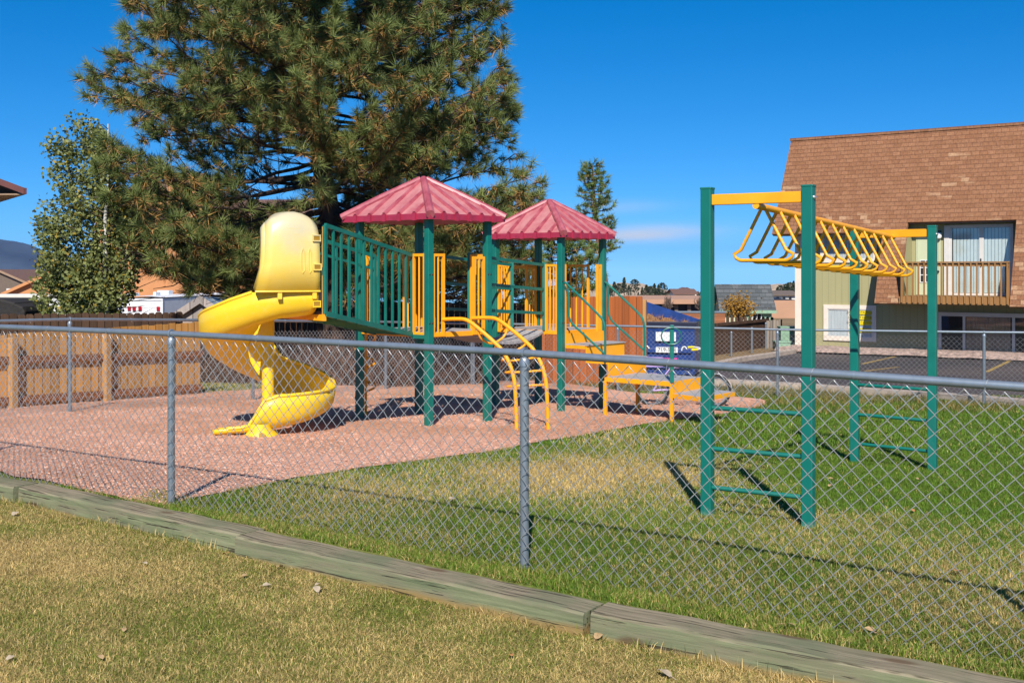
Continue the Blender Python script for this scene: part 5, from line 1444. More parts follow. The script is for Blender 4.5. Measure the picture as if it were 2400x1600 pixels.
# ------------------------------------------------------------------ air
zlow = float(plane(-2000, 4500)) - 2
m = MB(); m.mm(-4600, 4600, -70, 4700, zlow, 95)
hz = m.build('haze', [], origin=(0, 0, 0)); tag(hz, kind='stuff')
hm = bpy.data.materials.new('air'); hm.use_nodes = True; ht = hm.node_tree; ht.nodes.remove(ht.nodes['Principled BSDF'])
pv = ht.nodes.new('ShaderNodeVolumePrincipled'); pv.inputs['Density'].default_value = 0.00010; pv.inputs['Color'].default_value = (.16, .45, 1, 1); pv.inputs['Anisotropy'].default_value = .2
ht.links.new(pv.outputs[0], ht.nodes['Material Output'].inputs['Volume']); hz.data.materials.append(hm)
# ================================================================== vegetation
def unit(v): return v / np.maximum(np.linalg.norm(v, axis=-1, keepdims=True), 1e-9)
def perp(a, rg):
    r = rg.normal(size=a.shape); r = r - a * (r * a).sum(-1, keepdims=True); return unit(r)
G1, G2, BR = np.array([.072, .106, .027]), np.array([.235, .275, .085]), np.array([.46, .26, .085])
def needles(P, A, rg, k=60, ln=(.12, .20), wd=.010, brown=.22, back=.16, sh=None):
    n = len(P); P = np.repeat(P, k, 0); A = np.repeat(A, k, 0); N_ = n * k
    s = rg.random(N_); th = R(8) + np.repeat(rg.uniform(R(38), R(88), n), k) * rg.random(N_) ** .75
    old = rg.random(N_) < np.repeat(np.clip(rg.normal(brown, .15, n), 0, .7), k)
    th = np.where(old, th + R(45), th); s = np.where(old, .5 + .6 * s, s)
    D = A * np.cos(th)[:, None] + perp(A, rg) * np.sin(th)[:, None]
    D[:, 2] -= np.where(old, .25, .0); D = unit(D)
    L = rg.uniform(ln[0], ln[1], N_) * np.where(old, .9, 1) * np.repeat(rg.uniform(.62, 1.18, n), k)
    B = P - A * (s * back)[:, None]; T = B + D * L[:, None]
    W = perp(D, rg) * (wd / 2)
    V = np.stack([B - W, B + W, T], 1).reshape(-1, 3)
    tint = np.repeat(rg.random(n), k) * .75 + rg.random(N_) * .25
    C = G1 + (G2 - G1) * tint[:, None]
    C = np.where(old[:, None], BR * rg.uniform(.55, 1.25, N_)[:, None], C)
    return V, np.repeat(C, 3, 0)
def tri_mesh(name, V, C, mat, parent): return fast_mesh(name, V, None, M[mat], parent=parent, colors=C, tri=np.arange(len(V)).reshape(-1, 3))
def branchy(m, P, az, L, rise, droop, r0, rg, sec=.32, seclen=(.5, 1.15), tips=None, dens=1.0, start=.3, keep=None, sub=3):
    d = np.array([math.cos(az), math.sin(az), 0]); side = np.array([-d[1], d[0], 0])
    n = 9; pts = []; wob = rg.normal(0, .04, (n, 3)).cumsum(0) * L * .25
    for i in range(n):
        t = i / (n - 1); z = rise * L * t - droop * L * math.sin(t * math.pi * .8) + .10 * L * t ** 4
        pts.append(np.array(P) + d * L * t + np.array([0, 0, z]) + wob[i] * (t > 0))
    m.tube(pts, [max(.008, r0 * (1 - t / (n - 1)) ** .8) for t in range(n)], 6, caps=False)
    def pt(t):
        f = t * (n - 1); i = min(int(f), n - 2); return pts[i] + (pts[i + 1] - pts[i]) * (f - i)
    k = max(2, int(L * (1 - start) / sec)); sgn = 1
    for j in range(k + 1):
        t = start + (1 - start) * (j + .4 * rg.random()) / (k + .4); sgn = -sgn
        a = pt(min(t, 1)); ax = unit(d * (.7 + .5 * t) + side * sgn * rg.uniform(.35, 1.1) * (1.15 - t) + np.array([0, 0, rg.normal(.20, .48)]))
        sl = rg.uniform(*seclen) * (1.1 - .45 * t) * min(1, L / 3)
        if j == k: ax = unit(d + np.array([0, 0, .3])); sl *= .5
        e = a + ax * sl + np.array([0, 0, .06 * sl]); mid = a + ax * sl * .55 + rg.normal(0, .03, 3)
        m.tube([a, mid, e], [.014, .010, .006], 4, caps=False)
        if keep is not None and rg.random() > keep: continue
        for q in range(sub + (sl > .6)):
            u = 1 - q * .26 + rg.normal(0, .04); b = a + ax * sl * u; tx = unit(ax * .8 + perp(ax[None], rg)[0] * (.75 if q else .2) + np.array([0, 0, .35])); e2 = b + tx * rg.uniform(.12, .30) * (1 if q else .5)
            if q: m.tube([b, e2], [.006, .005], 3, caps=False)
            tips.append((e2, tx))
def proj(p): return CX + p[:, 0] / p[:, 1] * F, HY + (EYE - p[:, 2]) / p[:, 1] * F
# ------------------------------------------------------------------ the big pine
rg = np.random.default_rng(11)
bx, by = xat(786, 23.4), 23.4; bz = gz(bx, by)
PT = thing('pine_tree', 'huge dark pine with browning needle tufts towering behind the play structure', 'tree', (bx, by, bz))
tp = [np.array([bx + dx, by + dy, z]) for dx, dy, z in ((0, 0, bz - .2), (0, 0, .6), (-.04, 0, 1.6), (-.10, .05, 2.6), (-.26, .1, 3.6), (-.42, .1, 4.6), (-.46, .0, 6.0), (-.40, .05, 8), (-.3, .0, 10), (-.25, 0, 12), (-.2, 0, 13.6))]
m = MB(); m.tube(smoothpath(tp, 4), list(np.interp(np.linspace(0, 1, 41), [0, .1, .4, .7, 1], [.33, .25, .21, .12, .02])), 14, caps=False)
# a second leader leaning left as in the photo
l2 = [tp[3] + np.array([0, 0, .2]), tp[3] + np.array([-.15, -.1, 1.0]), tp[3] + np.array([-.40, -.1, 1.9]), tp[3] + np.array([-.62, -.15, 3.0]), tp[3] + np.array([-.75, -.1, 5.0])]
m.tube(smoothpath(l2, 4), list(np.linspace(.10, .03, 17)), 9, caps=False)
def trunk_at(z):
    zs = [p[2] for p in tp]; return np.array([np.interp(z, zs, [p[0] for p in tp]), np.interp(z, zs, [p[1] for p in tp]), z])
SILY = [-400, -150, 0, 60, 110, 160, 200, 260, 310, 360, 420, 480, 600, 700]
SILL = [420, 350, 305, 268, 258, 210, 184, 205, 222, 215, 225, 238, 300, 430]
SILR = [1060, 1150, 1195, 1180, 1165, 1195, 1222, 1215, 1205, 1225, 1258, 1280, 1285, 1290]
def limit(c, az, L, ri=.12):
    for _ in range(40):
        q = c + np.array([math.cos(az) * L, math.sin(az) * L, ri * L + .05 * L]); x_ = CX + q[0] / q[1] * F; y_ = HY + (EYE - q[2]) / q[1] * F
        if np.interp(y_, SILY, SILL) + 22 < x_ < np.interp(y_, SILY, SILR) - 22: break
        L *= .95
    return L
tips = []
NB = 230
for i in range(NB):
    z = 1.45 + 11.6 * (i / NB) ** 1.05
    az = i * 2.39996 + rg.normal(0, .25)
    rad = np.interp(z, [1, 2, 3.3, 5, 6.5, 8, 10, 12, 13.4], [3.9, 4.7, 5.1, 4.95, 4.7, 4.3, 3.2, 1.8, .6])
    if math.cos(az) > .5 and z > 4.2: rad *= .93
    ri_ = rg.uniform(-.10, .38) if z > 3 else rg.uniform(-.10, .10)
    L = limit(trunk_at(z), az, rad * rg.uniform(.78, 1.06), ri_)
    branchy(m, trunk_at(z), az, L, ri_, .10 if z < 5 else .05, .062 * (1 - z / 17), rg, tips=tips, keep=.98, sec=.27, start=.22, sub=4)
for z, az, L, ri in ((z_, a_, limit(trunk_at(z_), a_, l_, r_), r_) for z_, a_, l_, r_ in ((2.0, R(196), 4.5, -.14), (2.2, R(215), 4.6, -.10), (1.7, R(228), 3.7, -.16), (1.5, R(238), 3.3, -.08), (2.6, R(180), 4.4, -.05), (1.6, R(-35), 4.4, -.05), (1.8, R(-18), 4.9, .02), (2.4, R(-10), 5.0, .06), (2.0, R(-55), 4.2, -.02), (3.0, R(-5), 4.9, .03), (3.4, R(-15), 5.2, .08), (2.8, R(-28), 5.1, .04), (3.9, R(-8), 4.9, .10), (2.2, R(-42), 4.7, .02), (4.4, R(-25), 4.8, .08), (2.9, R(200), 5.0, .02), (3.6, R(190), 5.0, .02), (2.4, R(240), 4.4, -.06), (3.2, R(225), 4.8, 0), (1.3, R(-70), 3.6, -.05), (1.6, R(255), 3.2, -.02))):
    branchy(m, trunk_at(z), az, L, ri, .06, .055, rg, tips=tips, sec=.25, sub=4)
for q in range(38):      # short sprays on the sunny side of the trunk
    z = rg.uniform(3.6, 9.2); az = R(-90) + rg.normal(0, .75)
    branchy(m, trunk_at(z), az, rg.uniform(1.2, 3.0), rg.uniform(-.1, .4), .05, .03, rg, tips=tips, sec=.24, start=.25, sub=4)
P = np.array([t[0] for t in tips]); A = np.array([t[1] for t in tips])
px, py = proj(P)
open_ = np.exp(-(((px - 645) / 100) ** 2 + ((py - 375) / 95) ** 2)) * .95 + np.exp(-(((px - 590) / 60) ** 2 + ((py - 470) / 40) ** 2)) * .6 + np.exp(-(((px - 560) / 45) ** 2 + ((py - 290) / 35) ** 2)) * .5
kp = (rg.random(len(P)) > open_) & ~((py > 700) & (px > 560)) & (P[:, 2] < 9.4)
low = (py > 620) & (px > 560) & (P[:, 1] < 22); kp &= ~low
kp &= (px > np.interp(py, SILY, SILL) - 12 + rg.normal(0, 14, len(px))) & (px < np.interp(py, SILY, SILR) + 12 + rg.normal(0, 14, len(px)))
kp &= ~((px < 430) & (py > 640)) & ~((px < 320) & (py > 570)) & ~((px < 560) & (py > 695)) & ~((px < 262) & (py > 470))
P, A = P[kp], A[kp]
NV, NC = needles(P, A, rg, k=62, ln=(.17, .29), wd=.0145, brown=.19)
m.build('trunk', M['bark'], PT, smooth=True, angle=70)
tri_mesh('crown', NV, NC, 'needle', PT)
print('pine tips', len(P))
# ------------------------------------------------------------------ other pines
def small_pine(name, label, px, Yd, ptop, ptrunk, crown, dens, seed, lean=0.0, bark='bark_red', k=34, ln=(.14, .24), wd=.02, nb=40, sub=2, group=None, sect=None):
    """crown: list of (photo y, photo half width) from the top down"""
    rg = np.random.default_rng(seed); x = xat(px, Yd); b = gz(x, Yd)
    t = thing(name, label, 'tree', (x, Yd, b), group=group); m = MB()
    zt = zat(ptop, Yd); xl = xat(px + lean, Yd) - x
    m.tube([np.array([x, Yd, b - .1]), np.array([x + xl * .15, Yd, lerp(b, zt, .35)]), np.array([x + xl * .75, Yd, lerp(b, zt, .65)]), np.array([x + xl, Yd, zt])], [ptrunk, ptrunk * .8, ptrunk * .5, .02], 9, caps=False)
    tips = []
    ys = [c[0] for c in crown]; ws = [c[1] for c in crown]
    for i in range(nb):
        yp = ys[0] + (ys[-1] - ys[0]) * (i + .5) / nb; z = zat(yp, Yd); L = max(.25, np.interp(yp, ys, ws) / F * Yd * rg.uniform(.7, 1.05))
        u = (z - b) / (zt - b); c = np.array([x + xl * np.interp(u, [0, .35, .65, 1], [0, .15, .75, 1]), Yd, z])
        branchy(m, c, i * 2.39996 + rg.normal(0, .3), L, rg.uniform(.0, .25), .06, .03, rg, sec=dens, seclen=(.25, .6), tips=tips, start=.35, sub=sub)
    P = np.array([q[0] for q in tips]); A = np.array([q[1] for q in tips])
    m.build('trunk', M[bark], t, smooth=True, angle=70)
    V, C = needles(P, A, rg, k=k, ln=ln, wd=wd, brown=.08); C = C * np.array([.95, 1.1, 1.0])
    tri_mesh('crown', V, C, 'needle', t)
    return t
small_pine('pine_tree', 'slim pine with a bare reddish trunk against the sky right of the second red roof', 1426, 38, 390, .13, [(388, 12), (420, 26), (470, 36), (540, 52), (575, 50), (600, 36)], .34, 5, lean=-38, nb=58, k=30)
small_pine('pine_tree', 'bushy bright green pine seen under the second red roof', 1318, 31, 500, .12, [(510, 15), (545, 45), (580, 70), (630, 88), (680, 88), (730, 70)], .30, 8, lean=6, nb=60, k=32, sub=3)
small_pine('pine_tree', 'shaded pine standing between the two roofed towers in the background', 1195, 30, 470, .12, [(480, 15), (560, 60), (640, 82), (720, 82)], .32, 21, lean=6, nb=46, k=30, sub=3)
small_pine('pine_tree', 'dark bushy young pine behind the green slide ramp railing', 870, 29, 520, .10, [(530, 20), (580, 60), (640, 90), (740, 100)], .30, 33, lean=4, nb=44, k=30, sub=3)
small_pine('pine_tree', 'dark bushy young pine behind the front tower deck opening', 1040, 29.5, 530, .10, [(540, 20), (590, 60), (650, 90), (740, 100)], .30, 35, lean=-4, nb=44, k=30, sub=3)
# ------------------------------------------------------------------ aspen
def leafy(P, rg, size, c1, c2, c3=None, p3=0.0, hang=.5):
    n = len(P); a = unit(rg.normal(size=(n, 3)) + np.array([0, -.3, .25])); b = perp(a, rg); c = np.cross(a, b)
    s = rg.uniform(.7, 1.25, n)[:, None] * size / 2
    V = np.stack([P - b * s, P + c * s * .85 + b * s * .1, P + b * s * 1.1, P - c * s * .85 + b * s * .1], 1).reshape(-1, 3)
    C = c1 + (c2 - c1) * rg.random(n)[:, None]
    if c3 is not None: C = np.where((rg.random(n) < p3)[:, None], c3 * rg.uniform(.7, 1.2, n)[:, None], C)
    return V, np.repeat(C, 4, 0)
def quad_mesh(name, V, C, mat, parent): return fast_mesh(name, V, np.arange(len(V)).reshape(-1, 4), M[mat], parent=parent, colors=C)
rg = np.random.default_rng(4); Ya = 20.9; ax_ = xat(246, Ya); ab = gz(ax_, Ya)
AS = thing('aspen_tree', 'leafy aspen with white trunks and dull green leaves left of the big pine', 'tree', (ax_, Ya, ab))
m = MB(); tw = MB(); cl = []
stems = [(0, 0, 290, .07, 8), (-75, .3, 320, .05, -40), (-8, .6, 270, .05, -62), (38, .2, 470, .04, 20), (-110, -.2, 520, .04, -20)]
for dx, dy, pt_, r_, ln_ in stems:
    x0 = ax_ + dx / F * Ya * .35; pts = [np.array([x0, Ya + dy, ab - .1])]
    z1 = zat(pt_, Ya)
    for k in range(1, 9):
        u = k / 8; pts.append(np.array([ax_ + (dx * (.35 + .65 * u) + ln_ * u * u) / F * Ya + rg.normal(0, .015), Ya + dy + rg.normal(0, .02), lerp(ab, z1, u)]))
    m.tube(pts, list(np.linspace(r_, .012, 9)), 9, caps=False)
    nb = 34
    for i in range(nb):
        u = .30 + .70 * i / nb; f = u * 8; j = min(int(f), 7); c = pts[j] + (pts[j + 1] - pts[j]) * (f - j)
        L = rg.uniform(.3, .95) * np.interp(u, [.3, .6, 1], [1.15, 1.0, .45]); a_ = i * 2.4 + rg.normal(0, .3)
        e = c + np.array([math.cos(a_) * L, math.sin(a_) * L, rg.uniform(.0, .6) * L]); tw.tube([c, c + (e - c) * .5 + rg.normal(0, .02, 3), e], [.012, .008, .003], 4, caps=False)
        for q in range(7): cl.append(c + (e - c) * rg.uniform(.3, 1.05) + rg.normal(0, .09, 3))
for q in range(260):      # low skirt
    cl.append(np.array([xat(rg.normal(205, 55), Ya), Ya + rg.normal(0, .4), zat(rg.uniform(640, 775), Ya)]))
cl = np.array(cl); n = 17; Pl = np.repeat(cl, n, 0) + rg.normal(0, .085, (len(cl) * n, 3))
qx, qy = proj(Pl)
okk = (qx > np.interp(qy, [265, 330, 450, 600, 700, 780], [140, 105, 95, 70, 82, 110]) + rg.normal(0, 8, len(qx))) & (qx < np.interp(qy, [265, 330, 450, 600, 690, 720, 780], [215, 250, 300, 330, 315, 285, 250]) + rg.normal(0, 8, len(qx)))
Pl = Pl[okk]
m.build('trunk', M['birch'], AS, smooth=True, angle=70); tw.build('branches', M['twig'], AS)
V, C = leafy(Pl, rg, .068, np.array([.085, .110, .030]), np.array([.27, .29, .10]), np.array([.34, .25, .04]), .06)
quad_mesh('crown', V, C, 'leaf', AS); print('aspen leaves', len(Pl))
# ------------------------------------------------------------------ orange shrub tree, bare shrubs
def bushtree(name, label, px, Yd, ybase, ytop, hw, n, size, c1, c2, seed, leaf=True, twigs=60, bark='twig'):
    rg = np.random.default_rng(seed); x = xat(px, Yd); b = zat(ybase, Yd); zt = zat(ytop, Yd); w_ = hw / F * Yd
    t = thing(name, label, 'tree' if leaf else 'shrub', (x, Yd, b)); m = MB(); ends = []
    for i in range(twigs):
        a = rg.random() * 6.28; u = rg.random() ** .6; e = np.array([x + math.cos(a) * w_ * u, Yd + math.sin(a) * w_ * u, lerp(b, zt, rg.uniform(.4, 1) * (1 - .25 * u * u))])
        c = np.array([x, Yd, b + (zt - b) * .12 * rg.random()]); mid = c + (e - c) * .5 + np.array([0, 0, .15 * (zt - b) * rg.random()]) + rg.normal(0, .05, 3)
        m.tube([c, mid, e], [.018, .012, .004], 4, caps=False); ends += [mid + (e - mid) * q for q in (.2, .5, .75, 1)]
    m.build('branches', M[bark], t)
    if leaf:
        E = np.array(ends); Pn = E[rg.integers(0, len(E), n)] + rg.normal(0, .13, (n, 3)); Pn = Pn[Pn[:, 2] > b + .25 * (zt - b)]
        V, C = leafy(Pn, rg, size, c1, c2); quad_mesh('leaves', V, C, 'leaf', t)
    return t
bushtree('autumn_tree', 'small tree with golden orange leaves in front of the pale green house', 1733, 44, 762, 688, 44, 1500, .085, np.array([.30, .15, .02]), np.array([.46, .27, .05]), 3)
for px, yb_, yt_, hw, lb in ((1566, 735, 686, 16, 'bare greyish purple shrub above the blue dumpster'), (1640, 728, 690, 14, 'bare purplish shrub just left of the left front monkey bar post')):
    bushtree('bare_shrub', lb, px, 41, yb_, yt_, hw, 0, .1, None, None, px, leaf=False, twigs=70)
# ------------------------------------------------------------------ far trees on the hills
def far_mesh(seed, shape):
    rg = np.random.default_rng(seed); n = 420; u = rg.random(n) ** .8
    if shape == 0: r_ = .30 * (1.05 - u) + .03
    elif shape == 1: r_ = .34 * np.sqrt(np.clip(1 - (2 * u - 1) ** 2, 0, 1)) + .03
    else: r_ = .26 * (.4 + .6 * np.abs(np.sin(u * 9))) * (1.1 - u)
    a = rg.random(n) * 6.283; q = np.sqrt(rg.random(n))
    P = np.stack([np.cos(a) * r_ * q, np.sin(a) * r_ * q, .18 + .80 * u], 1)
    V, C = leafy(P, rg, .085, np.array([.030, .045, .022]), np.array([.070, .085, .040]))
    me = MB(); me.tube([(0, 0, 0), (0, 0, .8)], [.022, .008], 5, caps=False)
    tv = np.array([tuple(v) for v in me.v]); tf = np.array([f for f in me.f])
    V2_ = np.concatenate([V, tv]); C2_ = np.concatenate([C, np.tile([[.07, .045, .03]], (len(tv), 1))])
    o = fast_mesh('pine_tree', V2_, np.concatenate([np.arange(len(V)).reshape(-1, 4), tf + len(V)]), M['leaf'], colors=C2_)
    return o
FM = [far_mesh(50 + k, k % 3) for k in range(6)]
used = set()
def put(kx, px, ytop, ybot, Yd, label, group):
    src = FM[kx % 6]
    if kx % 6 in used: o = src.copy(); col.objects.link(o)
    else: o = src; used.add(kx % 6)
    h = (ybot - ytop) / F * Yd; o.location = (xat(px, Yd), Yd, zat(ybot, Yd)); o.scale = (h * random.uniform(.9, 1.25), h * random.uniform(.9, 1.25), h); o.rotation_euler = (0, 0, random.random() * 6)
    tag(o, label, 'tree', group)
k = 0
rr = random.Random(3)
lb1, g1 = 'small dark pine on the rocky far hill right of the slim pine', 'pines on the far rocky hill'
for px, yt, yb_ in ((1440, 660, 692), (1450, 664, 695), (1463, 650, 694), (1474, 668, 698), (1488, 654, 692), (1505, 672, 700), (1515, 667, 700), (1526, 670, 702), (1534, 664, 702), (1543, 668, 703), (1552, 662, 704), (1545, 680, 706), (1431, 672, 700), (1420, 670, 704), (1496, 684, 704), (1524, 686, 706), (1562, 684, 706), (1574, 683, 706)):
    put(k, px, yt, yb_, 280 + rr.uniform(-15, 25), lb1, g1); k += 1
lb2, g2_ = 'small dark pine behind the far white houses near the tan building', 'pines round the far houses'
for px, yt, yb_ in ((1610, 673, 692), (1600, 679, 696), (1628, 680, 700), (1636, 682, 702), (1643, 684, 704), (1580, 681, 698)):
    put(k, px, yt, yb_, 215 + rr.uniform(-8, 10), lb2, g2_); k += 1
lb3, g3_ = 'dark pine on the low hill left of the green apartment block', 'pines on the hill beside the apartment block'
for px, yt, yb_ in ((1822, 672, 696), (1830, 668, 696), (1838, 666, 698), (1846, 663, 698), (1853, 661, 700), (1860, 658, 700), (1868, 660, 702), (1858, 670, 704), (1878, 658, 702), (1843, 676, 702)):
    put(k, px, yt, yb_, 270 + rr.uniform(-15, 15), lb3, g3_); k += 1
# ------------------------------------------------------------------ ground cover
def tufts(n, sampler, ln, wd, color, name, lean=.5, mat='blade', dz=0.0):
    x, y = sampler(n); n = len(x); z = ground(x, y) + dz
    rg = np.random.default_rng(n)
    L = rg.uniform(*ln, n) if isinstance(ln, tuple) else ln(x, y, rg)
    a = rg.random(n) * 6.283; le = rg.uniform(.05, 1, n) * lean
    D = np.stack([np.cos(a) * le, np.sin(a) * le, np.ones(n)], 1); D = unit(D)
    b = rg.random(n) * 6.283; W = np.stack([np.cos(b), np.sin(b), np.zeros(n)], 1) * (wd(y) if callable(wd) else wd)[..., None] / 2 if callable(wd) else np.stack([np.cos(b), np.sin(b), np.zeros(n)], 1) * wd / 2
    B = np.stack([x, y, z - .004], 1); Md = B + D * (L * .55)[:, None]; T = B + D * L[:, None] + np.stack([np.cos(a), np.sin(a), -.35 * np.ones(n)], 1) * (L * le * .45)[:, None]
    V = np.stack([B - W, B + W, Md + W * .8, Md - W * .8, T], 1).reshape(-1, 3)
    i = np.arange(n)[:, None] * 5
    C = color(x, y, rg)
    return V, i + np.array([[0, 1, 2, 3]]), i + np.array([[3, 2, 4]]), np.repeat(C, 5, 0)
rgG = np.random.default_rng(77)
def view_ok(x, y): return (np.abs(x) < y * .50 + .9)
def sample(x0, x1, y0, y1, dens, cond):
    def f(n_):
        n = int((x1 - x0) * (y1 - y0) * dens); x = rgG.uniform(x0, x1, n); y = rgG.uniform(y0, y1, n)
        k = view_ok(x, y) & cond(x, y); return x[k], y[k]
    return f
def blade_col(x, y, rg):
    d = dryness(x, y); dry = rg.random(len(x)) < (d * .92 + .03)
    ins = (y > timber_y(x))[:, None]
    g = np.where(ins, np.array([.098, .205, .022]), np.array([.165, .215, .038])) * rg.uniform(.35, 1.45, len(x))[:, None] + np.array([.05, .03, .0]) * rg.random(len(x))[:, None]
    s = np.array([.66, .49, .20]) * rg.uniform(.30, 1.30, len(x))[:, None]
    return np.where(dry[:, None], s, g)
front = lambda x, y: y < timber_y(x) - .012
def inside(x, y): return (y > timber_y(x) + .285) & ~inpoly(x, y, MUL)
VV, QQ, TT, CCc, off = [], [], [], [], 0
def addt(r):
    global off
    V, q, t, c = r; VV.append(V); QQ.append(q + off); TT.append(t + off); CCc.append(c); off += len(V)
addt(tufts(1, sample(-6.2, 4.2, 3.6, 10.2, 26000, front), (.016, .040), .0031, blade_col, '', lean=1.6))
addt(tufts(1, sample(-4.5, 4.5, 4.4, 8, 17000, inside), (.018, .045), .0035, blade_col, '', lean=.9))
addt(tufts(1, sample(-3.5, 6.5, 8, 12, 7000, inside), (.022, .048), .0048, blade_col, '', lean=.9))
addt(tufts(1, sample(-7, 11, 12, 20.5, 1300, inside), (.035, .065), .010, blade_col, '', lean=.9))
def fence_edge(x, y):
    t = y - timber_y(x); return (t > .275) & (t < .68 + .2 * vnoise(x * 3, y * 3, 2)) & ((x > -2.75) | (vnoise(x * 2, y * 2, 5) > .78))
def lush(x, y, rg):
    g = np.array([.19, .26, .035]) * rg.uniform(.6, 1.3, len(x))[:, None]; s = np.array([.46, .36, .13]) * rg.uniform(.6, 1.2, len(x))[:, None]
    return np.where((rg.random(len(x)) < .22)[:, None], s, g)
addt(tufts(1, sample(-5, 3.6, 4.2, 9.5, 5200, fence_edge), (.03, .065), .0040, lush, '', lean=.9))
def timber_lip(x, y):
    t = y - timber_y(x); return (t > -.05) & (t < -.01) & (vnoise(x * 2.5, y * 2.5, 9) > .5)
addt(tufts(1, sample(-5, 3, 3.9, 9.5, 4200, timber_lip), (.04, .085), .004, blade_col, '', lean=.8))
def weeds(x, y):
    return (y > 15.5) & (y < 23) & ~inpoly(x, y, MUL) & ~inpoly(x, y, LOT) & (vnoise(x * 1.2, y * 1.2, 6) > .35) & ((y > 17.5 - .2 * x) & (x > -1.5))
def weed_col(x, y, rg):
    s = np.array([.40, .27, .10]) * rg.uniform(.5, 1.2, len(x))[:, None]; g = np.array([.12, .15, .035]) * rg.uniform(.6, 1.2, len(x))[:, None]
    return np.where((rg.random(len(x)) < np.where(x > 2, .6, .35))[:, None], g, s)
addt(tufts(1, sample(-6, 11, 15.5, 23, 420, weeds), (.05, .15), .010, weed_col, '', lean=.6))
gr = fast_mesh('grass', np.concatenate(VV), np.concatenate(QQ), M['blade'], tri=np.concatenate(TT), colors=np.concatenate(CCc)); tag(gr, kind='stuff')
print('blades', len(gr.data.polygons) // 2)
# dead brush and dry undergrowth under the big pine
rg = np.random.default_rng(31)
n = 9000; x = rg.uniform(-6.5, -.3, n); y = np.where(x < -1, 20.6 + rg.random(n) * 4, 22.0 + rg.random(n) * 3.5) + .0; kk = (y > np.interp(x, [-6.5, -3.98, -2.28, -.8], [14.0, 17.4, 20.3, 22.3])) & (np.hypot(x - bx, y - by) > .4); x, y = x[kk], y[kk]; n = len(x)
hgt = rg.uniform(.15, .9, n) * (.5 + vnoise(x * .9, y * .9, 3)); a = rg.random(n) * 6.283; B = np.stack([x, y, ground(x, y)], 1); le = rg.uniform(.1, 1.2, n)
D = np.stack([np.cos(a) * le, np.sin(a) * le, np.ones(n)], 1) * hgt[:, None]; W = perp(unit(D), rg) * .009
V = np.stack([B - W, B + W, B + D], 1).reshape(-1, 3); C = np.array([.17, .10, .07]) * rg.uniform(.4, 1.7, n)[:, None]
bo = fast_mesh('dry_brush', V, None, M['blade'], colors=np.repeat(C, 3, 0), tri=np.arange(len(V)).reshape(-1, 3)); tag(bo, 'tangle of dead reddish brush and twigs under the big pine', 'brush', kind='stuff')
# loose chips over the mulch
x = rng.uniform(-7, 5, 330000); y = rng.uniform(7.2, 19, len(x)); k = inpoly(x, y, MUL) & view_ok(x, y) & (rng.random(len(x)) < np.interp(y, [7, 10, 14, 19], [1, .75, .4, .2])); x, y = x[k], y[k]; n = len(x)
s = rng.uniform(.003, .0085, n) * np.interp(y, [7, 19], [1, 1.5]); a = rng.random(n) * 6.283; nn = unit(np.stack([rng.normal(0, .22, n), rng.normal(-.1, .22, n), np.ones(n)], 1)); u = unit(np.stack([np.cos(a), np.sin(a), np.zeros(n)], 1) - nn * (np.cos(a) * nn[:, 0] + np.sin(a) * nn[:, 1])[:, None]); v = np.cross(nn, u)
P = np.stack([x, y, ground(x, y) + .016 + rng.random(n) * .010], 1); l = rng.uniform(.8, 2.2, n)[:, None]; s = s[:, None]
V = np.stack([P - u * s * l - v * s * .6, P + u * s * l - v * s * .5, P + u * s * l * .9 + v * s * .6, P - u * s * l * .8 + v * s * .5], 1).reshape(-1, 3)
pal = np.array([[.66, .365, .255], [.72, .435, .325], [.61, .315, .205], [.50, .24, .145], [.75, .54, .41]]); q = pal[rng.choice(5, n, p=[.33, .25, .22, .12, .08])]
brn = (np.clip((y - 11.3) / 2, 0, 1) * (fbm(x, y, 2) > .42))[:, None]; q = q * (1 - .5 * brn) + np.array([.34, .165, .075]) * .5 * brn
q = q * rng.uniform(.86, 1.10, n)[:, None]
ch = fast_mesh('mulch_chips', V, np.arange(len(V)).reshape(-1, 4), M['chip'], colors=np.repeat(q, 4, 0)); tag(ch, kind='stuff'); print('chips', n)
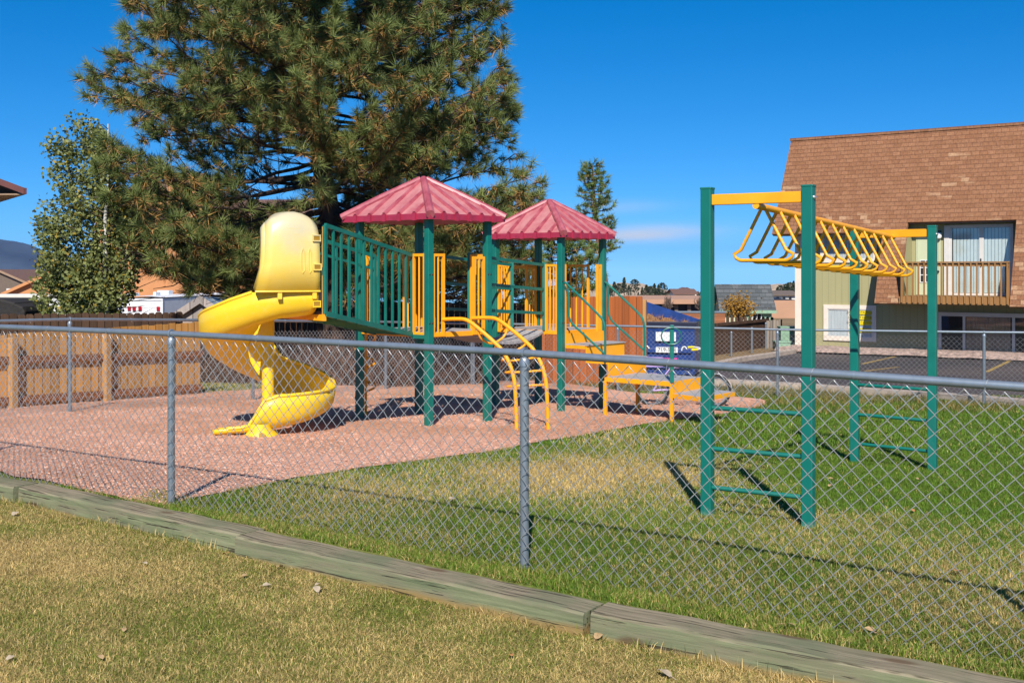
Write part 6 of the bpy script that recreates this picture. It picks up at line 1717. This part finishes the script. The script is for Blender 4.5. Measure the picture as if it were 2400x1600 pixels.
# fallen leaves
def leaf_mesh(seed, colr):
    rg = random.Random(seed); m = MB(); k = 5; out = []
    for i in range(k + 1):
        t = i / k; wd_ = .022 * math.sin(math.pi * (.06 + .9 * t)) ** .7; zc = .007 * math.sin(t * 3) + .003; cu = rg.uniform(.05, .3)
        out.append([Vector((-.035 + .07 * t, -wd_, zc + wd_ * cu)), Vector((-.035 + .07 * t, 0, zc)), Vector((-.035 + .07 * t, wd_, zc + wd_ * cu * rg.uniform(.3, 1.4)))])
    m.grid(out); m.tube([Vector((-.065, 0, .004)), Vector((-.03, 0, .007))], .0015, 4)
    return m, pmat('dry_leaf', colr, .7, var=.25, scale=30)
lm = [leaf_mesh(1, (.44, .35, .24)), leaf_mesh(2, (.42, .28, .14)), leaf_mesh(3, (.44, .20, .07))]
protos = []
LV = [(1062, 1180, 0, 2.2), (742, 1390, 0, 1.5), (745, 1378, 0, .9), (757, 1386, 0, .8), (655, 1337, 1, 1.3), (625, 1380, 0, 1.1), (575, 1357, 1, 1.1), (530, 1305, 2, 1.2), (340, 1328, 0, .9), (36, 1211, 0, 1.6), (187, 1235, 1, 1.1), (24, 1553, 0, 1.0), (236, 1551, 1, .9), (290, 1486, 1, .9), (1402, 1502, 1, 1.5), (1556, 1590, 0, 1.9), (1198, 1546, 2, .9), (1950, 1131, 1, 1.5), (1945, 1146, 1, 1.2), (2266, 1110, 1, 1.5), (2138, 1205, 2, 1.1), (2244, 1352, 2, 2.0), (1851, 1480, 1, 1.3), (2040, 1492, 1, 1.3), (1078, 1286, 2, 1.3), (1540, 1250, 1, 1.0), (1792, 1115, 0, 1.0), (2148, 1130, 1, 1.2)]
for px, py, kd, s_ in LV:
    g = gp(px, py)
    if kd >= len(protos) or protos[kd] is None:
        while len(protos) <= kd: protos.append(None)
        o = protos[kd] = lm[kd][0].build('fallen_leaf', lm[kd][1], smooth=True)
    else: o = protos[kd].copy(); col.objects.link(o)
    fr_ = g.y < timber_y(g.x); o.location = (g.x, g.y, gz(g.x, g.y) + (.022 if fr_ else .03)); o.rotation_euler = (random.uniform(-.3, .3), random.uniform(-.3, .3), random.random() * 6); o.scale = (s_ * .62,) * 3
    w1 = ['pale cream', 'tan', 'rusty brown'][kd]
    tag(o, f'{w1} fallen leaf lying on the {"dry grass in front of the timber edging" if fr_ else "lawn behind the near fence"}', 'leaf', f'{w1} leaves on the {"front grass" if fr_ else "fenced lawn"}')
